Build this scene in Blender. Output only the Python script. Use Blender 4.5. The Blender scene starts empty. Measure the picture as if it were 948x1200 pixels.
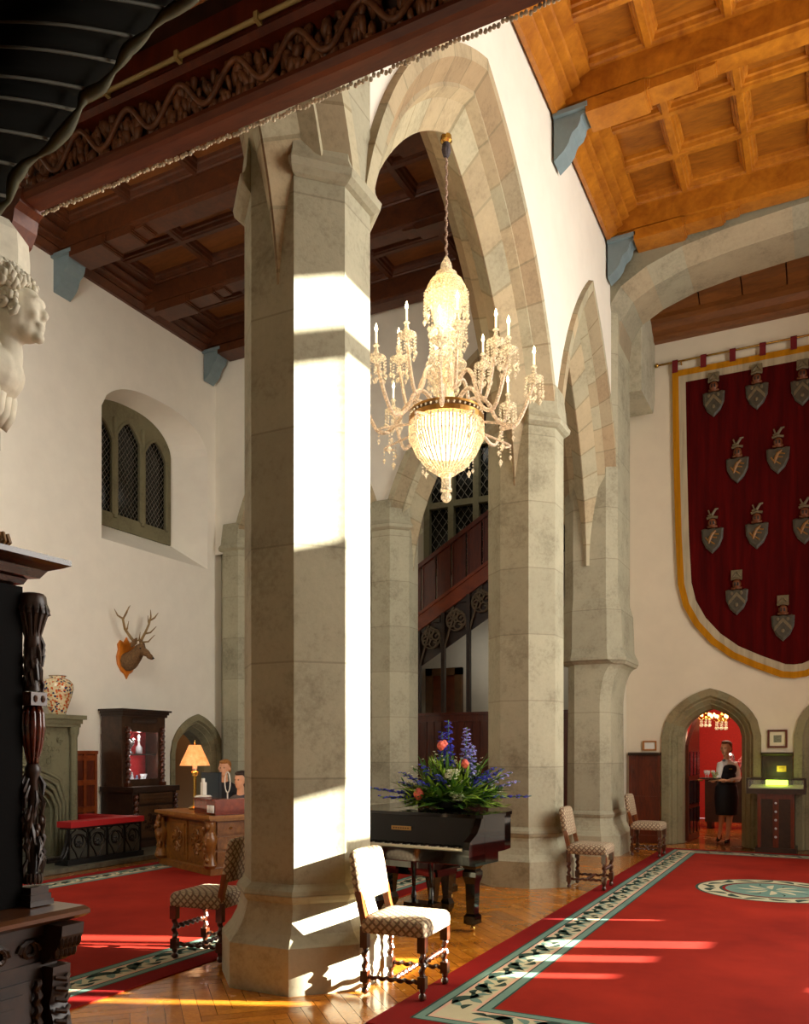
import bpy, bmesh, math, random
from mathutils import Vector, Matrix, noise
random.seed(7)
PI = math.pi
C = bpy.context.scene.collection
sin, cos, sqrt = math.sin, math.cos, math.sqrt

# ------------------------------------------------------------------ mesh builder
class MB:
    def __init__(s):
        s.v = []; s.f = []; s.t = []; s.tint = None; s.mi = []; s.m = 0
        s.M = None
    def vert(s, p):
        p = Vector(p)
        if s.M is not None: p = s.M @ p
        s.v.append(tuple(p)); return len(s.v) - 1
    def face(s, idx):
        s.f.append(tuple(idx)); s.t.append(s.tint); s.mi.append(s.m)
    def poly(s, pts):
        s.face([s.vert(p) for p in pts])
    def box(s, x0, x1, y0, y1, z0, z1):
        a = [s.vert(p) for p in ((x0,y0,z0),(x1,y0,z0),(x1,y1,z0),(x0,y1,z0),(x0,y0,z1),(x1,y0,z1),(x1,y1,z1),(x0,y1,z1))]
        for q in ((0,3,2,1),(4,5,6,7),(0,1,5,4),(1,2,6,5),(2,3,7,6),(3,0,4,7)): s.face([a[i] for i in q])
        return s
    def cbox(s, x, y, z, w, d, h): return s.box(x-w/2, x+w/2, y-d/2, y+d/2, z-h/2, z+h/2)
    def rings(s, rings, cap0=True, cap1=True, closed=True):
        R = [[s.vert(p) for p in r] for r in rings]
        n = len(R[0])
        for a, b in zip(R, R[1:]):
            for i in range(n if closed else n-1):
                j = (i+1) % n
                s.face((a[i], a[j], b[j], b[i]))
        if cap0 and closed: s.face(R[0][::-1])
        if cap1 and closed: s.face(R[-1])
        return s
    def prism(s, pts, z0, z1):
        return s.rings([[(x,y,z0) for x,y in pts],[(x,y,z1) for x,y in pts]])
    def prism_x(s, pts, x0, x1):   # pts (y,z)
        return s.rings([[(x0,y,z) for y,z in pts],[(x1,y,z) for y,z in pts]])
    def prism_y(s, pts, y0, y1):   # pts (x,z)
        return s.rings([[(x,y0,z) for x,z in pts],[(x,y1,z) for x,z in pts]])
    def lathe(s, prof, n=16, cx=0, cy=0, cz=0, a0=0):
        rs = []
        for r, z in prof:
            rs.append([(cx+max(r,1e-4)*cos(a0+2*PI*i/n), cy+max(r,1e-4)*sin(a0+2*PI*i/n), cz+z) for i in range(n)])
        return s.rings(rs)
    def tube(s, pts, r, n=8, rr=None, caps=True):
        P = [Vector(p) for p in pts]; rs = []
        up = Vector((0,0,1)); prev = None
        for i, p in enumerate(P):
            d = (P[min(i+1,len(P)-1)] - P[max(i-1,0)])
            if d.length < 1e-9: d = Vector((0,0,1))
            d.normalize()
            if prev is None:
                a = up if abs(d.dot(up)) < .95 else Vector((1,0,0))
                u = d.cross(a).normalized()
            else:
                u = (prev - d*prev.dot(d))
                if u.length < 1e-6: u = d.orthogonal()
                u.normalize()
            prev = u; w = d.cross(u)
            q = rr[i] if rr else r
            rs.append([tuple(p + u*(q*cos(2*PI*k/n)) + w*(q*sin(2*PI*k/n))) for k in range(n)])
        return s.rings(rs, caps, caps)
    def twist(s, p0, p1, r, pitch=.06, off=.35, n=8, seg=10):   # barley twist rod
        p0, p1 = Vector(p0), Vector(p1); d = p1-p0; L = d.length; d.normalize()
        u = d.orthogonal().normalized(); w = d.cross(u)
        k = max(4, int(L/pitch*seg)); rs = []
        for i in range(k+1):
            t = i/k; a = 2*PI*t*L/pitch
            e = min(1, t*k/4, (1-t)*k/4)
            c = p0 + d*(L*t) + (u*cos(a)+w*sin(a))*(r*off*e)
            rs.append([tuple(c + u*(r*cos(2*PI*j/n)) + w*(r*sin(2*PI*j/n))) for j in range(n)])
        return s.rings(rs)
    def sphere(s, x, y, z, rx, ry=None, rz=None, n=12, m=8):
        ry = ry or rx; rz = rz or rx
        rs = []
        for i in range(m+1):
            a = -PI/2 + PI*i/m; c = max(cos(a), .02)
            rs.append([(x+rx*c*cos(2*PI*k/n), y+ry*c*sin(2*PI*k/n), z+rz*sin(a)) for k in range(n)])
        return s.rings(rs)
    def ico(s, x, y, z, r, sz=1.6):     # elongated octahedron drop
        a = [s.vert(p) for p in ((x+r,y,z),(x,y+r,z),(x-r,y,z),(x,y-r,z),(x,y,z+r*sz*.7),(x,y,z-r*sz))]
        for i in range(4):
            s.face((a[i], a[(i+1)%4], a[4])); s.face((a[(i+1)%4], a[i], a[5]))
        return s
    def mesh(s, name, mats, smooth=False):
        me = bpy.data.meshes.new(name)
        me.from_pydata(s.v, [], s.f)
        if not isinstance(mats, (list, tuple)): mats = [mats]
        for m in mats: me.materials.append(m)
        if len(mats) > 1: me.polygons.foreach_set('material_index', s.mi)
        if any(t is not None for t in s.t):
            ca = me.color_attributes.new('tint', 'FLOAT_COLOR', 'CORNER')
            k = 0
            for p, t in zip(me.polygons, s.t):
                t = t or (1,1,1)
                for _ in p.vertices:
                    ca.data[k].color = (t[0], t[1], t[2], 1); k += 1
        bm = bmesh.new(); bm.from_mesh(me)
        bmesh.ops.recalc_face_normals(bm, faces=bm.faces)
        bm.to_mesh(me); bm.free()
        if smooth:
            me.polygons.foreach_set('use_smooth', [True]*len(me.polygons))
            if smooth != True:
                try: me.set_sharp_from_angle(angle=math.radians(smooth))
                except Exception: pass
        me.update()
        return me
    def build(s, name, mats, parent=None, smooth=False, label=None, loc=None, rz=None):
        o = bpy.data.objects.new(name, s.mesh(name, mats, smooth)); C.objects.link(o)
        if parent is not None: o.parent = parent
        if label: o['label'] = label
        if loc: o.location = loc
        if rz is not None: o.rotation_euler = (0,0,rz)
        return o

def tag(o, label=None, cat=None, group=None, kind=None):
    if label: o['label'] = label
    if cat: o['category'] = cat
    if group: o['group'] = group
    if kind: o['kind'] = kind
    return o
def thing(name, label, cat, loc=(0,0,0), rz=0, group=None):
    o = bpy.data.objects.new(name, None); C.objects.link(o); o.empty_display_size = .1
    o.location = loc; o.rotation_euler = (0,0,rz)
    return tag(o, label, cat, group)
def struct(name, mb, mat, parent=None, smooth=False):
    o = mb.build(name, mat, parent, smooth)
    if parent is None: o['kind'] = 'structure'
    return o
def dup(root, loc, rz=None, label=None, group=None, sc=None):
    r = root.copy(); C.objects.link(r); r.location = loc
    if rz is not None: r.rotation_euler = (0,0,rz)
    if label: r['label'] = label
    if group: r['group'] = group
    if sc: r.scale = sc
    for ch in list(root.children):
        c = ch.copy(); C.objects.link(c); c.parent = r
        for g in list(ch.children):
            d = g.copy(); C.objects.link(d); d.parent = c
    return r

# ------------------------------------------------------------------ materials
def srgb(h):
    h = h.lstrip('#'); r = [int(h[i:i+2],16)/255 for i in (0,2,4)]
    return tuple((c/12.92 if c <= .04045 else ((c+.055)/1.055)**2.4) for c in r) + (1,)
class NT:
    def __init__(s, name):
        s.m = bpy.data.materials.new(name); s.m.use_nodes = True
        s.t = s.m.node_tree; s.n = s.t.nodes
        s.b = s.n['Principled BSDF']
    def node(s, k, **kw):
        x = s.n.new(k)
        for a, v in kw.items(): setattr(x, a, v)
        return x
    def link(s, a, b): s.t.links.new(a, b)
    def coord(s, kind='Object', scale=(1,1,1), rot=(0,0,0)):
        tc = s.node('ShaderNodeTexCoord'); mp = s.node('ShaderNodeMapping')
        s.link(tc.outputs[kind], mp.inputs[0])
        mp.inputs['Scale'].default_value = scale; mp.inputs['Rotation'].default_value = rot
        return mp.outputs[0]
    def noise(s, vec, scale=5, detail=4, rough=.6, dist=0):
        x = s.node('ShaderNodeTexNoise'); s.link(vec, x.inputs['Vector'])
        x.inputs['Scale'].default_value = scale; x.inputs['Detail'].default_value = detail
        x.inputs['Roughness'].default_value = rough; x.inputs['Distortion'].default_value = dist
        return x.outputs['Fac']
    def ramp(s, fac, stops):
        x = s.node('ShaderNodeValToRGB'); s.link(fac, x.inputs[0])
        e = x.color_ramp.elements
        while len(e) < len(stops): e.new(.5)
        for k, (p, c) in zip(e, stops):
            k.position = p; k.color = srgb(c) if isinstance(c, str) else c
        return x.outputs[0]
    def mix(s, fac, a, b, mode='MIX'):
        x = s.node('ShaderNodeMix'); x.data_type = 'RGBA'; x.blend_type = mode
        for sock, v in ((x.inputs[0], fac), (x.inputs[6], a), (x.inputs[7], b)):
            if hasattr(v, 'is_linked') or hasattr(v, 'node'): s.link(v, sock)
            elif isinstance(v, str): sock.default_value = srgb(v)
            elif isinstance(v, (int, float)): sock.default_value = v
            else: sock.default_value = v
        return x.outputs[2]
    def math(s, op, a, b=None, c=None):
        x = s.node('ShaderNodeMath', operation=op)
        for i, v in enumerate((a, b, c)):
            if v is None: continue
            if hasattr(v, 'node'): s.link(v, x.inputs[i])
            else: x.inputs[i].default_value = v
        return x.outputs[0]
    def sep(s, vec):
        x = s.node('ShaderNodeSeparateXYZ'); s.link(vec, x.inputs[0]); return x.outputs
    def base(s, c):
        if hasattr(c, 'node'): s.link(c, s.b.inputs['Base Color'])
        else: s.b.inputs['Base Color'].default_value = srgb(c) if isinstance(c, str) else c
    def set(s, **kw):
        for k, v in kw.items():
            k = k.replace('_', ' ')
            if hasattr(v, 'node'): s.link(v, s.b.inputs[k])
            else: s.b.inputs[k].default_value = v
        return s
    def bump(s, h, strength=.3, dist=.01):
        x = s.node('ShaderNodeBump'); s.link(h, x.inputs['Height'])
        x.inputs['Strength'].default_value = strength; x.inputs['Distance'].default_value = dist
        s.link(x.outputs[0], s.b.inputs['Normal']); return s

def plain(name, col, rough=.5, metal=0, nz=0, nscale=8, spec=None, **kw):
    n = NT(name); v = n.coord()
    f = n.noise(v, nscale, 4)
    a = srgb(col); k = nz
    d = tuple(x*(1-k) for x in a[:3])+(1,); e = tuple(min(1,x*(1+k)) for x in a[:3])+(1,)
    n.base(n.ramp(f, [(.3,d),(.7,e)]))
    n.set(Roughness=rough, Metallic=metal)
    if spec is not None: n.b.inputs['Specular IOR Level'].default_value = spec
    for q, w in kw.items(): n.b.inputs[q.replace('_',' ')].default_value = w
    return n.m
def wood(name, c0, c1, rough=.4, sc=(1,1,1), scale=3, coat=0, bump=.15, carve=0):
    n = NT(name); v = n.coord(scale=sc)
    f = n.noise(v, scale, 6, .65, 1.2); g = n.noise(v, scale*6, 3)
    f2 = n.math('MULTIPLY_ADD', g, .3, n.math('MULTIPLY', f, .7))
    n.base(n.ramp(f2, [(.32,c0),(.68,c1)]))
    n.set(Roughness=rough); n.b.inputs['Coat Weight'].default_value = coat
    if carve:
        w = n.node('ShaderNodeTexVoronoi'); n.link(n.coord(), w.inputs['Vector']); w.inputs['Scale'].default_value = carve
        w.feature = 'SMOOTH_F1'
        n.bump(w.outputs['Distance'], 1.0, .03)
    else: n.bump(f2, bump, .005)
    return n.m
def stone(name, c0, c1, joints=True, tint=False, course=.78, offset=0, dark=.75):
    n = NT(name); v = n.coord()
    f = n.noise(v, 2.2, 8, .65); g = n.noise(v, 26, 4, .7)
    m = n.math('MULTIPLY_ADD', g, .35, n.math('MULTIPLY', f, .65))
    col = n.ramp(m, [(.30,c0),(.5,c1),(.72,tuple(min(1,x*1.18) for x in srgb(c1)[:3])+(1,))])
    h = m
    if joints:
        z = n.sep(v)[2]
        k = n.math('DIVIDE', n.math('ADD', z, offset), course)
        fr = n.math('FRACT', k)
        dd = n.math('MINIMUM', fr, n.math('SUBTRACT', 1, fr))
        ln = n.math('LESS_THAN', dd, .006/course)
        cell = n.node('ShaderNodeTexWhiteNoise'); cell.noise_dimensions = '1D'; n.link(n.math('FLOOR', k), cell.inputs['W'])
        sh = n.math('MULTIPLY_ADD', cell.outputs[0], .16, .9)
        sc = n.node('ShaderNodeCombineColor')
        for i in range(3): n.link(sh, sc.inputs[i])
        col = n.mix(1.0, col, sc.outputs[0], 'MULTIPLY')
        col = n.mix(n.math('MULTIPLY', ln, .35), col, '#5a5440')
    if tint:
        a = n.node('ShaderNodeAttribute', attribute_name='tint')
        col = n.mix(1.0, col, a.outputs['Color'], 'MULTIPLY')
    n.base(col); n.set(Roughness=.85); n.bump(m, .35, .012)
    return n.m
def emit(name, col, strength):
    n = NT(name); n.base(col); n.b.inputs['Emission Color'].default_value = srgb(col)
    n.b.inputs['Emission Strength'].default_value = strength
    return n.m

M = {}
M['stone'] = stone('stone_shaft', '#7d7861', '#a9a48a', course=.74, offset=.15)
M['stone_arch'] = stone('stone_voussoirs', '#857e68', '#aca58c', joints=False, tint=True)
M['stone_door'] = stone('stone_door', '#5f583f', '#8a8263', joints=False, tint=True)
M['stone_plain'] = stone('stone_plain', '#8f8b74', '#b9b49b', joints=False)
M['plaster'] = plain('white_plaster', '#efe9d9', .9, nz=.03, nscale=3)
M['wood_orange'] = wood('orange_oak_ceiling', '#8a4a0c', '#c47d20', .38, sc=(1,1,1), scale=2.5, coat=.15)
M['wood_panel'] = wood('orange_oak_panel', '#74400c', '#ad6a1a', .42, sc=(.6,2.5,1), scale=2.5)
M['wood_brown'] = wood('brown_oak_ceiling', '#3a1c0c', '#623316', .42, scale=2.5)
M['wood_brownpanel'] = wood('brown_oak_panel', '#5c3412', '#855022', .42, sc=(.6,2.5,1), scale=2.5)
M['wood_dark'] = wood('dark_carved_oak', '#1a0e07', '#3c2618', .42, scale=4, coat=.05)
M['wood_red'] = wood('reddish_oak', '#3f150a', '#6f2c12', .35, sc=(4,4,.6), scale=2.5, coat=.2)
M['blue_grey'] = plain('blue_grey_stone', '#76878a', .7, nz=.08)

# ------------------------------------------------------------------ camera
YAW = math.radians(26.8); F = 980.0; HY = 881.0
cam_d = bpy.data.cameras.new('camera'); cam = bpy.data.objects.new('camera', cam_d); C.objects.link(cam)
cam.location = (0,0,1.5); cam.rotation_euler = (PI/2, 0, YAW)
cam_d.sensor_fit = 'VERTICAL'; cam_d.sensor_height = 36; cam_d.sensor_width = 36*948/1200
cam_d.lens = F/1200*36; cam_d.shift_y = (HY-600)/1200
cam_d.clip_start = .05; cam_d.clip_end = 200
bpy.context.scene.camera = cam

# ------------------------------------------------------------------ shell dimensions
XC = -3.12; COLY = [4.79, 9.3]; RESPY = 12.05; XL = -10.0; YB = 14.1; ZC = 8.66; XR = 5.0; YN = -6.0
def octa(cx, cy, a, clip=None):
    t = a*math.tan(PI/8)
    return [(cx+x, cy+y) for x, y in ((t,-a),(a,-t),(a,t),(t,a),(-t,a),(-a,t),(-a,-t),(-t,-a))]
BASE = [(.400,.66),(.412,.645),(.44,.62),(.452,.59),(.44,.56),(.425,.54),(.43,.50),(.45,.43),(.485,.36),(.53,.305),(.545,.29),(.545,0)]
def shaft(mb, cx, cy, ztop, a=.4):
    rs = [[(x,y,ztop) for x,y in octa(cx,cy,a)]]
    for r, z in BASE: rs.append([(x,y,z) for x,y in octa(cx,cy,a+(r-.4))])
    mb.rings(rs)
def clip_poly(pts, side, lim, axis):
    out = []
    n = len(pts)
    for i in range(n):
        p, q = pts[i], pts[(i+1)%n]
        ip, iq = (p[axis]-lim)*side >= -1e-9, (q[axis]-lim)*side >= -1e-9
        if ip: out.append(p)
        if ip != iq:
            t = (lim-p[axis])/(q[axis]-p[axis]); out.append(tuple(p[k]+(q[k]-p[k])*t for k in (0,1)))
    return out
def capital(mb, cx, cy, axis=0, zb=5.13, sides=(1,-1)):
    for sd in sides:
        rs = []
        for a, z in ((.40,zb),(.43,zb+.01),(.465,zb+.035),(.475,zb+.08),(.455,zb+.10),(.435,zb+.15),(.42,zb+.30),(.40,zb+.48)):
            t = a*math.tan(PI/8); m = max(t, .176)
            half = [(.175,-a),(m,-a),(a,-t),(a,t),(m,a),(.175,a)]
            rs.append([(cx+sd*p, cy+q, z) if axis == 0 else (cx+q, cy+sd*p, z) for p, q in half])
        mb.rings(rs)

def tnt(kind=None):
    k = random.random()
    g = random.uniform(.86, 1.08)
    if k < .45: return (g*1.04, g*.93, g*.84)
    return (g, g, g*.98)
class Arch:
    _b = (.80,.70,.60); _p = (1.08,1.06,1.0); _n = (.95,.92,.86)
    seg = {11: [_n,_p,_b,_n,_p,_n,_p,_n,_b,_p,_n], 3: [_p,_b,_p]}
    """pointed arch; local u along the wall, w across it; centre u0"""
    def __init__(s, u0, h, z0, rise, W=.40, wallw=.37):
        s.u0, s.h, s.z0, s.rise, s.W, s.ww = u0, h, z0, rise, W, wallw
        s.c = (rise*rise-h*h)/(2*h); s.R = s.c+h
    def pt(s, r, t, side, zmin=None):
        R = s.R+r; a1 = math.acos(max(-1,min(1, s.c/R)))
        a0 = 0 if zmin is None else math.asin(min(1,max(0,(zmin-s.z0)/R)))
        a = a0+(a1-a0)*t
        return s.u0 - side*(R*cos(a)-s.c), s.z0+R*sin(a)
    def zext(s, u, r):
        R = s.R+r; x = s.c+abs(u-s.u0)
        return s.z0+sqrt(R*R-x*x) if x < R else None
    def sweep(s, mb, f, prof, zmin, nv=9, sides=(1,-1)):
        # prof: list of (w, r); each of nv voussoirs gets its own tint, with a thin dark joint
        for side in sides:
            for k in range(nv):
                t0, t1 = k/nv, (k+1)/nv
                for (ta, tb, tn) in ((t0, t1-.006, tnt()), (t1-.006, t1, (.74,.70,.62))):
                    mb.tint = tn
                    m = 3 if tb-ta > .02 else 1
                    rs = []
                    for i in range(m+1):
                        t = ta+(tb-ta)*i/m; ring = []
                        for w, r in prof:
                            u, z = s.pt(r, t, side, zmin); ring.append(f(u, w, z))
                        rs.append(ring)
                    n0 = len(mb.t); mb.rings(rs, False, False, closed=False)
                    ns = len(prof)-1
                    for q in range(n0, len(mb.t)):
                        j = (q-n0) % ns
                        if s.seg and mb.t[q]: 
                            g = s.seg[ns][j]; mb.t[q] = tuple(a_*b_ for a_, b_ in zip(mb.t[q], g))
        mb.tint = None
OUTER = [(-.33,.52),(-.40,.50),(-.40,.40),(-.27,.27),(-.27,.24),(-.17,.19)]
OUTER = OUTER + [(-w, r) for w, r in OUTER[::-1]]
INNER = [(-.17,.19),(-.008,0),(.008,0),(.17,.19)]
def wall_over(mb, f, u0, u1, arches, ztop, ww, zcol=5.1, ext=.46, n=160):
    us = sorted(set([u0+(u1-u0)*i/n for i in range(n+1)] + [a.u0 for a in arches]))
    def zl(u):
        z = None
        for a in arches:
            q = a.zext(u, ext)
            if q is not None: z = q if z is None else min(z, q) if False else max(z, q)
        return max(zcol, z) if z is not None else zcol
    for w in (-ww, ww):
        for a, b in zip(us, us[1:]):
            mb.poly([f(a,w,zl(a)), f(b,w,zl(b)), f(b,w,ztop), f(a,w,ztop)])

# arcade between hall and the left room (runs along Y)
fy = lambda u, w, z: (XC+w, u, z)
def bay(y0, y1, zapex, z0=4.4):
    a, b = y0+.4, y1-.4
    return Arch((a+b)/2, (b-a)/2+.012, z0-.2, zapex-z0+.2)
COL0Y = COLY[0]-4.51
bays = [bay(COL0Y, COLY[0], 7.18), bay(COLY[0], COLY[1], 7.18), bay(COLY[1], RESPY+.35, 6.98)]
for i, A in enumerate(bays):
    mb = MB()
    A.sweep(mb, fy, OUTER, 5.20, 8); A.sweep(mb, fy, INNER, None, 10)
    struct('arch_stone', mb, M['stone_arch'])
mb = MB(); wall_over(mb, fy, COL0Y, 13.0, bays, 9.3, .34, zcol=5.45)
struct('wall_arcade', mb, M['plaster'])
for cy in [COL0Y]+COLY:
    cx = XC-.045 if cy == COLY[0] else XC
    mb = MB(); shaft(mb, cx, cy, 6.4 if cy == COLY[0] else 5.62); capital(mb, cx, cy)
    struct('column', mb, M['stone'])
# respond at the end of the arcade
mb = MB()
up = lambda g: [(-3.5-g,13.0),(-3.5-g,12.25-g),(-3.32,12.05-g),(-2.84+g*.4,12.05-g),(-2.70+g,12.19-g*.4),(-2.70+g,13.02)]
low = lambda g: [(-3.45-g,13.0),(-3.45-g,12.25-g),(-3.3,12.05-g),(-2.93+g*.4,12.05-g),(-2.80+g,12.18-g*.4),(-2.80+g,13.02)]
rs = [[(x,y,9.0) for x,y in up(0)], [(x,y,3.72) for x,y in up(0)]]
rs += [[(x,y,3.55) for x,y in up(.05)], [(x,y,3.0) for x,y in up(.07)], [(x,y,2.86) for x,y in up(.13)], [(x,y,2.82) for x,y in up(.13)]]
for k in range(8, -1, -1):
    t = k/8; rs.append([(x + (0 if x < -3 else .20*(1-cos(t*PI/2))), y, 2.15+.62*sin(t*PI/2)) for x, y in low(0)])
for r, z in BASE[1:]: rs.append([(x,y,z) for x,y in low(r-.4)])
mb.rings(rs)
struct('column_respond', mb, M['stone'])

# back arcade of the left room (runs along X)
YA = 12.45
fx = lambda u, w, z: (u, YA+w, z)
PX = -6.52
bb = [Arch((-9.2-6.92)/2, (9.2-6.92)/2+.012, 4.2, 2.8), Arch((-6.12-3.5)/2, (6.12-3.5)/2+.012, 4.2, 2.9)]
for A in bb:
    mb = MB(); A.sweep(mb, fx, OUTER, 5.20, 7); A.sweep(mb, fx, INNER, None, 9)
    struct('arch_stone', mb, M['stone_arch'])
mb = MB(); wall_over(mb, fx, XL, XC-.3, bb, 9.3, .34)
struct('wall_back_left', mb, M['plaster'])
for px in (-9.6, PX):
    mb = MB(); shaft(mb, px, YA, 5.62); capital(mb, px, YA, 1)
    struct('column', mb, M['stone'])

# transverse stone arch of the hall
mb = MB()
HX = 1.15   # centre of the hall
def tarch(dx, dz, n=18):
    pts = []
    ctrl = [(-2.70,7.45),(-2.66,7.75),(-2.50,8.0),(-2.2,8.16),(-1.75,8.30),(-1.2,8.38),(-.4,8.44),(.4,8.47),(1.15,8.48)]
    ctrl = ctrl + [(2*HX-x, z) for x, z in ctrl[-2::-1]]
    return ctrl
inn = tarch(0,0)
def offs(c, d):
    out = []
    for i, p in enumerate(c):
        a, b = c[max(i-1,0)], c[min(i+1,len(c)-1)]
        t = Vector((b[0]-a[0], b[1]-a[1])).normalized()
        out.append((p[0]-t.y*d, p[1]+t.x*d))
    return out
P0, P1, P2 = inn, offs(inn,.0), offs(inn,.20)
for i in range(len(inn)-1):
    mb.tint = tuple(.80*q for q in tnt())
    a, b = i, i+1
    # soffit, chamfer, front face ring, up to the ceiling
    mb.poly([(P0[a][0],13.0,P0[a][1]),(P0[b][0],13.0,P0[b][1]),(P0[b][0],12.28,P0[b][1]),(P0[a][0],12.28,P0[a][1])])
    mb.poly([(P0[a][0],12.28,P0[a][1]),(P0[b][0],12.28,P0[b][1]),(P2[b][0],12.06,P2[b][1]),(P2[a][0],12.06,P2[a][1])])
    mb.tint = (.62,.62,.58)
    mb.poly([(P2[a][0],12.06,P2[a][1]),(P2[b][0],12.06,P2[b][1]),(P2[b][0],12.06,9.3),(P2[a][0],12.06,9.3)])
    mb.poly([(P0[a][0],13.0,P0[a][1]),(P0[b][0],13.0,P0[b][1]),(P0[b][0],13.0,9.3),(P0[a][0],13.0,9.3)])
mb.tint = (1,1,1)
mb.box(XR-.25, XR+.3, 12.06, 13.0, 0, 9.3)
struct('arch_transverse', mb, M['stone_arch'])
# corbelled inner order on the left of the recess
mb = MB(); mb.prism_x([(12.98,7.0),(13.95,7.0),(14.09,7.25),(14.09,8.9),(12.98,8.9)], -3.05, -2.52)
struct('trim_corbel_block', mb, M['stone_plain'])

# walls
mb = MB(); mb.box(-2.98, XR, YB+.0, YB+.01, 0, 9.3)
DOORS = [(-1.66,.45,2.2),(.30,.45,2.2)]    # centre x, half width, apex z
def wall_door_holes(mb, x0, x1, y, ztop, doors, n=14):
    """front sheet of a wall in the xz plane with four-centred door holes"""
    xs = {x0, x1}
    for cx, h, za in doors:
        for i in range(2*n+1): xs.add(cx-h+h*i/n)
    xs = sorted(xs)
    def zl(x):
        for cx, h, za in doors:
            if abs(x-cx) <= h+1e-6: return door_z(abs(x-cx), h, za)
        return 0
    for a, b in zip(xs, xs[1:]):
        m = (a+b)/2
        if any(abs(m-cx) < h for cx, h, za in doors): mb.poly([(a,y,zl(a)),(b,y,zl(b)),(b,y,ztop),(a,y,ztop)])
        else: mb.poly([(a,y,0),(b,y,0),(b,y,ztop),(a,y,ztop)])
def door_z(x, h, za):
    """soffit height of a Tudor arch at distance x from its centre"""
    t = min(1, x/h); zs = za-h*ZSF
    return zs + (za-zs)*tud(t)
ZSF = 1.0
def tud(t):
    # 1 at the apex, 0 at the springing: round shoulders, slight point
    return .70*sqrt(max(0,1-t*t)) + .30*(1-t)
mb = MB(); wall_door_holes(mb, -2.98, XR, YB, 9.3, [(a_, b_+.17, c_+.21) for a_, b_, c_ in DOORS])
struct('wall_back', mb, plain('shaded_plaster', '#dfd4bc', .9, nz=.03, nscale=3))  # same plaster, colour darkened for the shade on this wall
def door_surround(name, mat, cx, h, za, y0, depth=.5, wid=.30, axis='x', proud=.03):
    """moulded stone surround: rings stepping into the opening. y0 = wall face"""
    mb = MB()
    n = 12
    def curve(off):
        # offset of the opening outline by off
        pts = [(h, 0.0)]; zs = za-h*ZSF
        pts.append((h, zs))
        for i in range(1, n+1): 
            t = 1-i/n; t = t**1.0
            pts.append((h*t, zs+(za-zs)*tud(t)))
        full = pts + [(-x, z) for x, z in pts[-2::-1]]
        out = []
        for i, p in enumerate(full):
            a, b = full[max(i-1,0)], full[min(i+1,len(full)-1)]
            if i in (0, 1) : nx, nz = 1, 0
            elif i in (len(full)-1, len(full)-2): nx, nz = -1, 0
            else:
                dx, dz = b[0]-a[0], b[1]-a[1]; l = sqrt(dx*dx+dz*dz) or 1
                nx, nz = dz/l, -dx/l
                if abs(p[0]) < 1e-6: nx, nz = 0, 1.04
            out.append((p[0]+nx*off, max(0,p[1]+nz*off)))
        return out
    prof = [(wid,-.005),(wid,-proud),(wid*.62,-proud),(wid*.52,.02),(wid*.45,.02),(wid*.25,.09),(wid*.2,.09),(0,.2),(0,depth)]
    C_ = [[(cx+x, y0+dy, z) for x, z in curve(o)] for o, dy in prof]
    m = len(C_[0]); tints = [tnt() for _ in range(m)]
    for a, b in zip(C_, C_[1:]):
        for i in range(m-1):
            mb.tint = tints[(i//3)*3]
            q = [a[i], a[i+1], b[i+1], b[i]]
            if axis == 'y': q = [(-y, x, z) for x, y, z in q]
            mb.poly(q)
    mb.tint = (1,1,1)
    return struct(name, mb, mat)
for cx, h, za in DOORS: door_surround('trim_door_arch', M['stone_door'], cx, h, za, YB)

# left wall with window recess and a small door
WY0, WY1, WS, WT = 9.42, 11.45, 4.8, 7.38
WYO = 11.9
ws_ = lambda y: WY0+(y-WY0)*(WYO-WY0)/(WY1-WY0)
def win_top(y):
    t = abs((y-(WY0+WY1)/2)/((WY1-WY0)/2)); t = min(1,t)
    return 6.85+ (WT-6.85)*(1-t**2.6)**.6
mb = MB()
LD = (11.62, .42, 1.88)
ys = sorted(set([YN, 14.5] + [ws_(WY0+(WY1-WY0)*i/24) for i in range(25)] + [LD[0]-LD[1]-.17+(LD[1]+.17)*i/10 for i in range(21)]))
for a, b in zip(ys, ys[1:]):
    m = (a+b)/2; inw = WY0 < m < WYO; ind = abs(m-LD[0]) < LD[1]+.17
    zb = [door_z(abs(q-LD[0]), LD[1]+.17, LD[2]+.21) if ind else 0 for q in (a,b)]
    if inw:
        mb.poly([(XL,a,zb[0]),(XL,b,zb[1]),(XL,b,WS),(XL,a,WS)])
        un = lambda q: WY0+(q-WY0)*(WY1-WY0)/(WYO-WY0)
        mb.poly([(XL,a,win_top(un(a))),(XL,b,win_top(un(b))),(XL,b,9.3),(XL,a,9.3)])
        # splayed soffit and sloping sill
        iz = lambda q: win_top(un(q))-.12
        mb.poly([(XL,a,win_top(un(a))),(XL,b,win_top(un(b))),(XL-.55,un(b),iz(b)),(XL-.55,un(a),iz(a))])
        mb.poly([(XL,a,WS),(XL,b,WS),(XL-.55,un(b),WS+.42),(XL-.55,un(a),WS+.42)])
    else:
        mb.poly([(XL,a,zb[0]),(XL,b,zb[1]),(XL,b,9.3),(XL,a,9.3)])
for y, yi in ((WY0,WY0), (WYO,WY1)):
    mb.poly([(XL,y,WS),(XL,y,win_top(yi)),(XL-.55,yi,win_top(yi)-.12),(XL-.55,yi,WS+.42)])
struct('wall_left', mb, M['plaster'])
# small door on the left
def left_door():
    mb = MB()
    o = door_surround('trim_door_arch', M['stone_door'], LD[0], LD[1], LD[2], 0, axis='y', wid=.28, depth=.45)
    o.location = (XL, 0, 0); return o
left_door()
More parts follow.
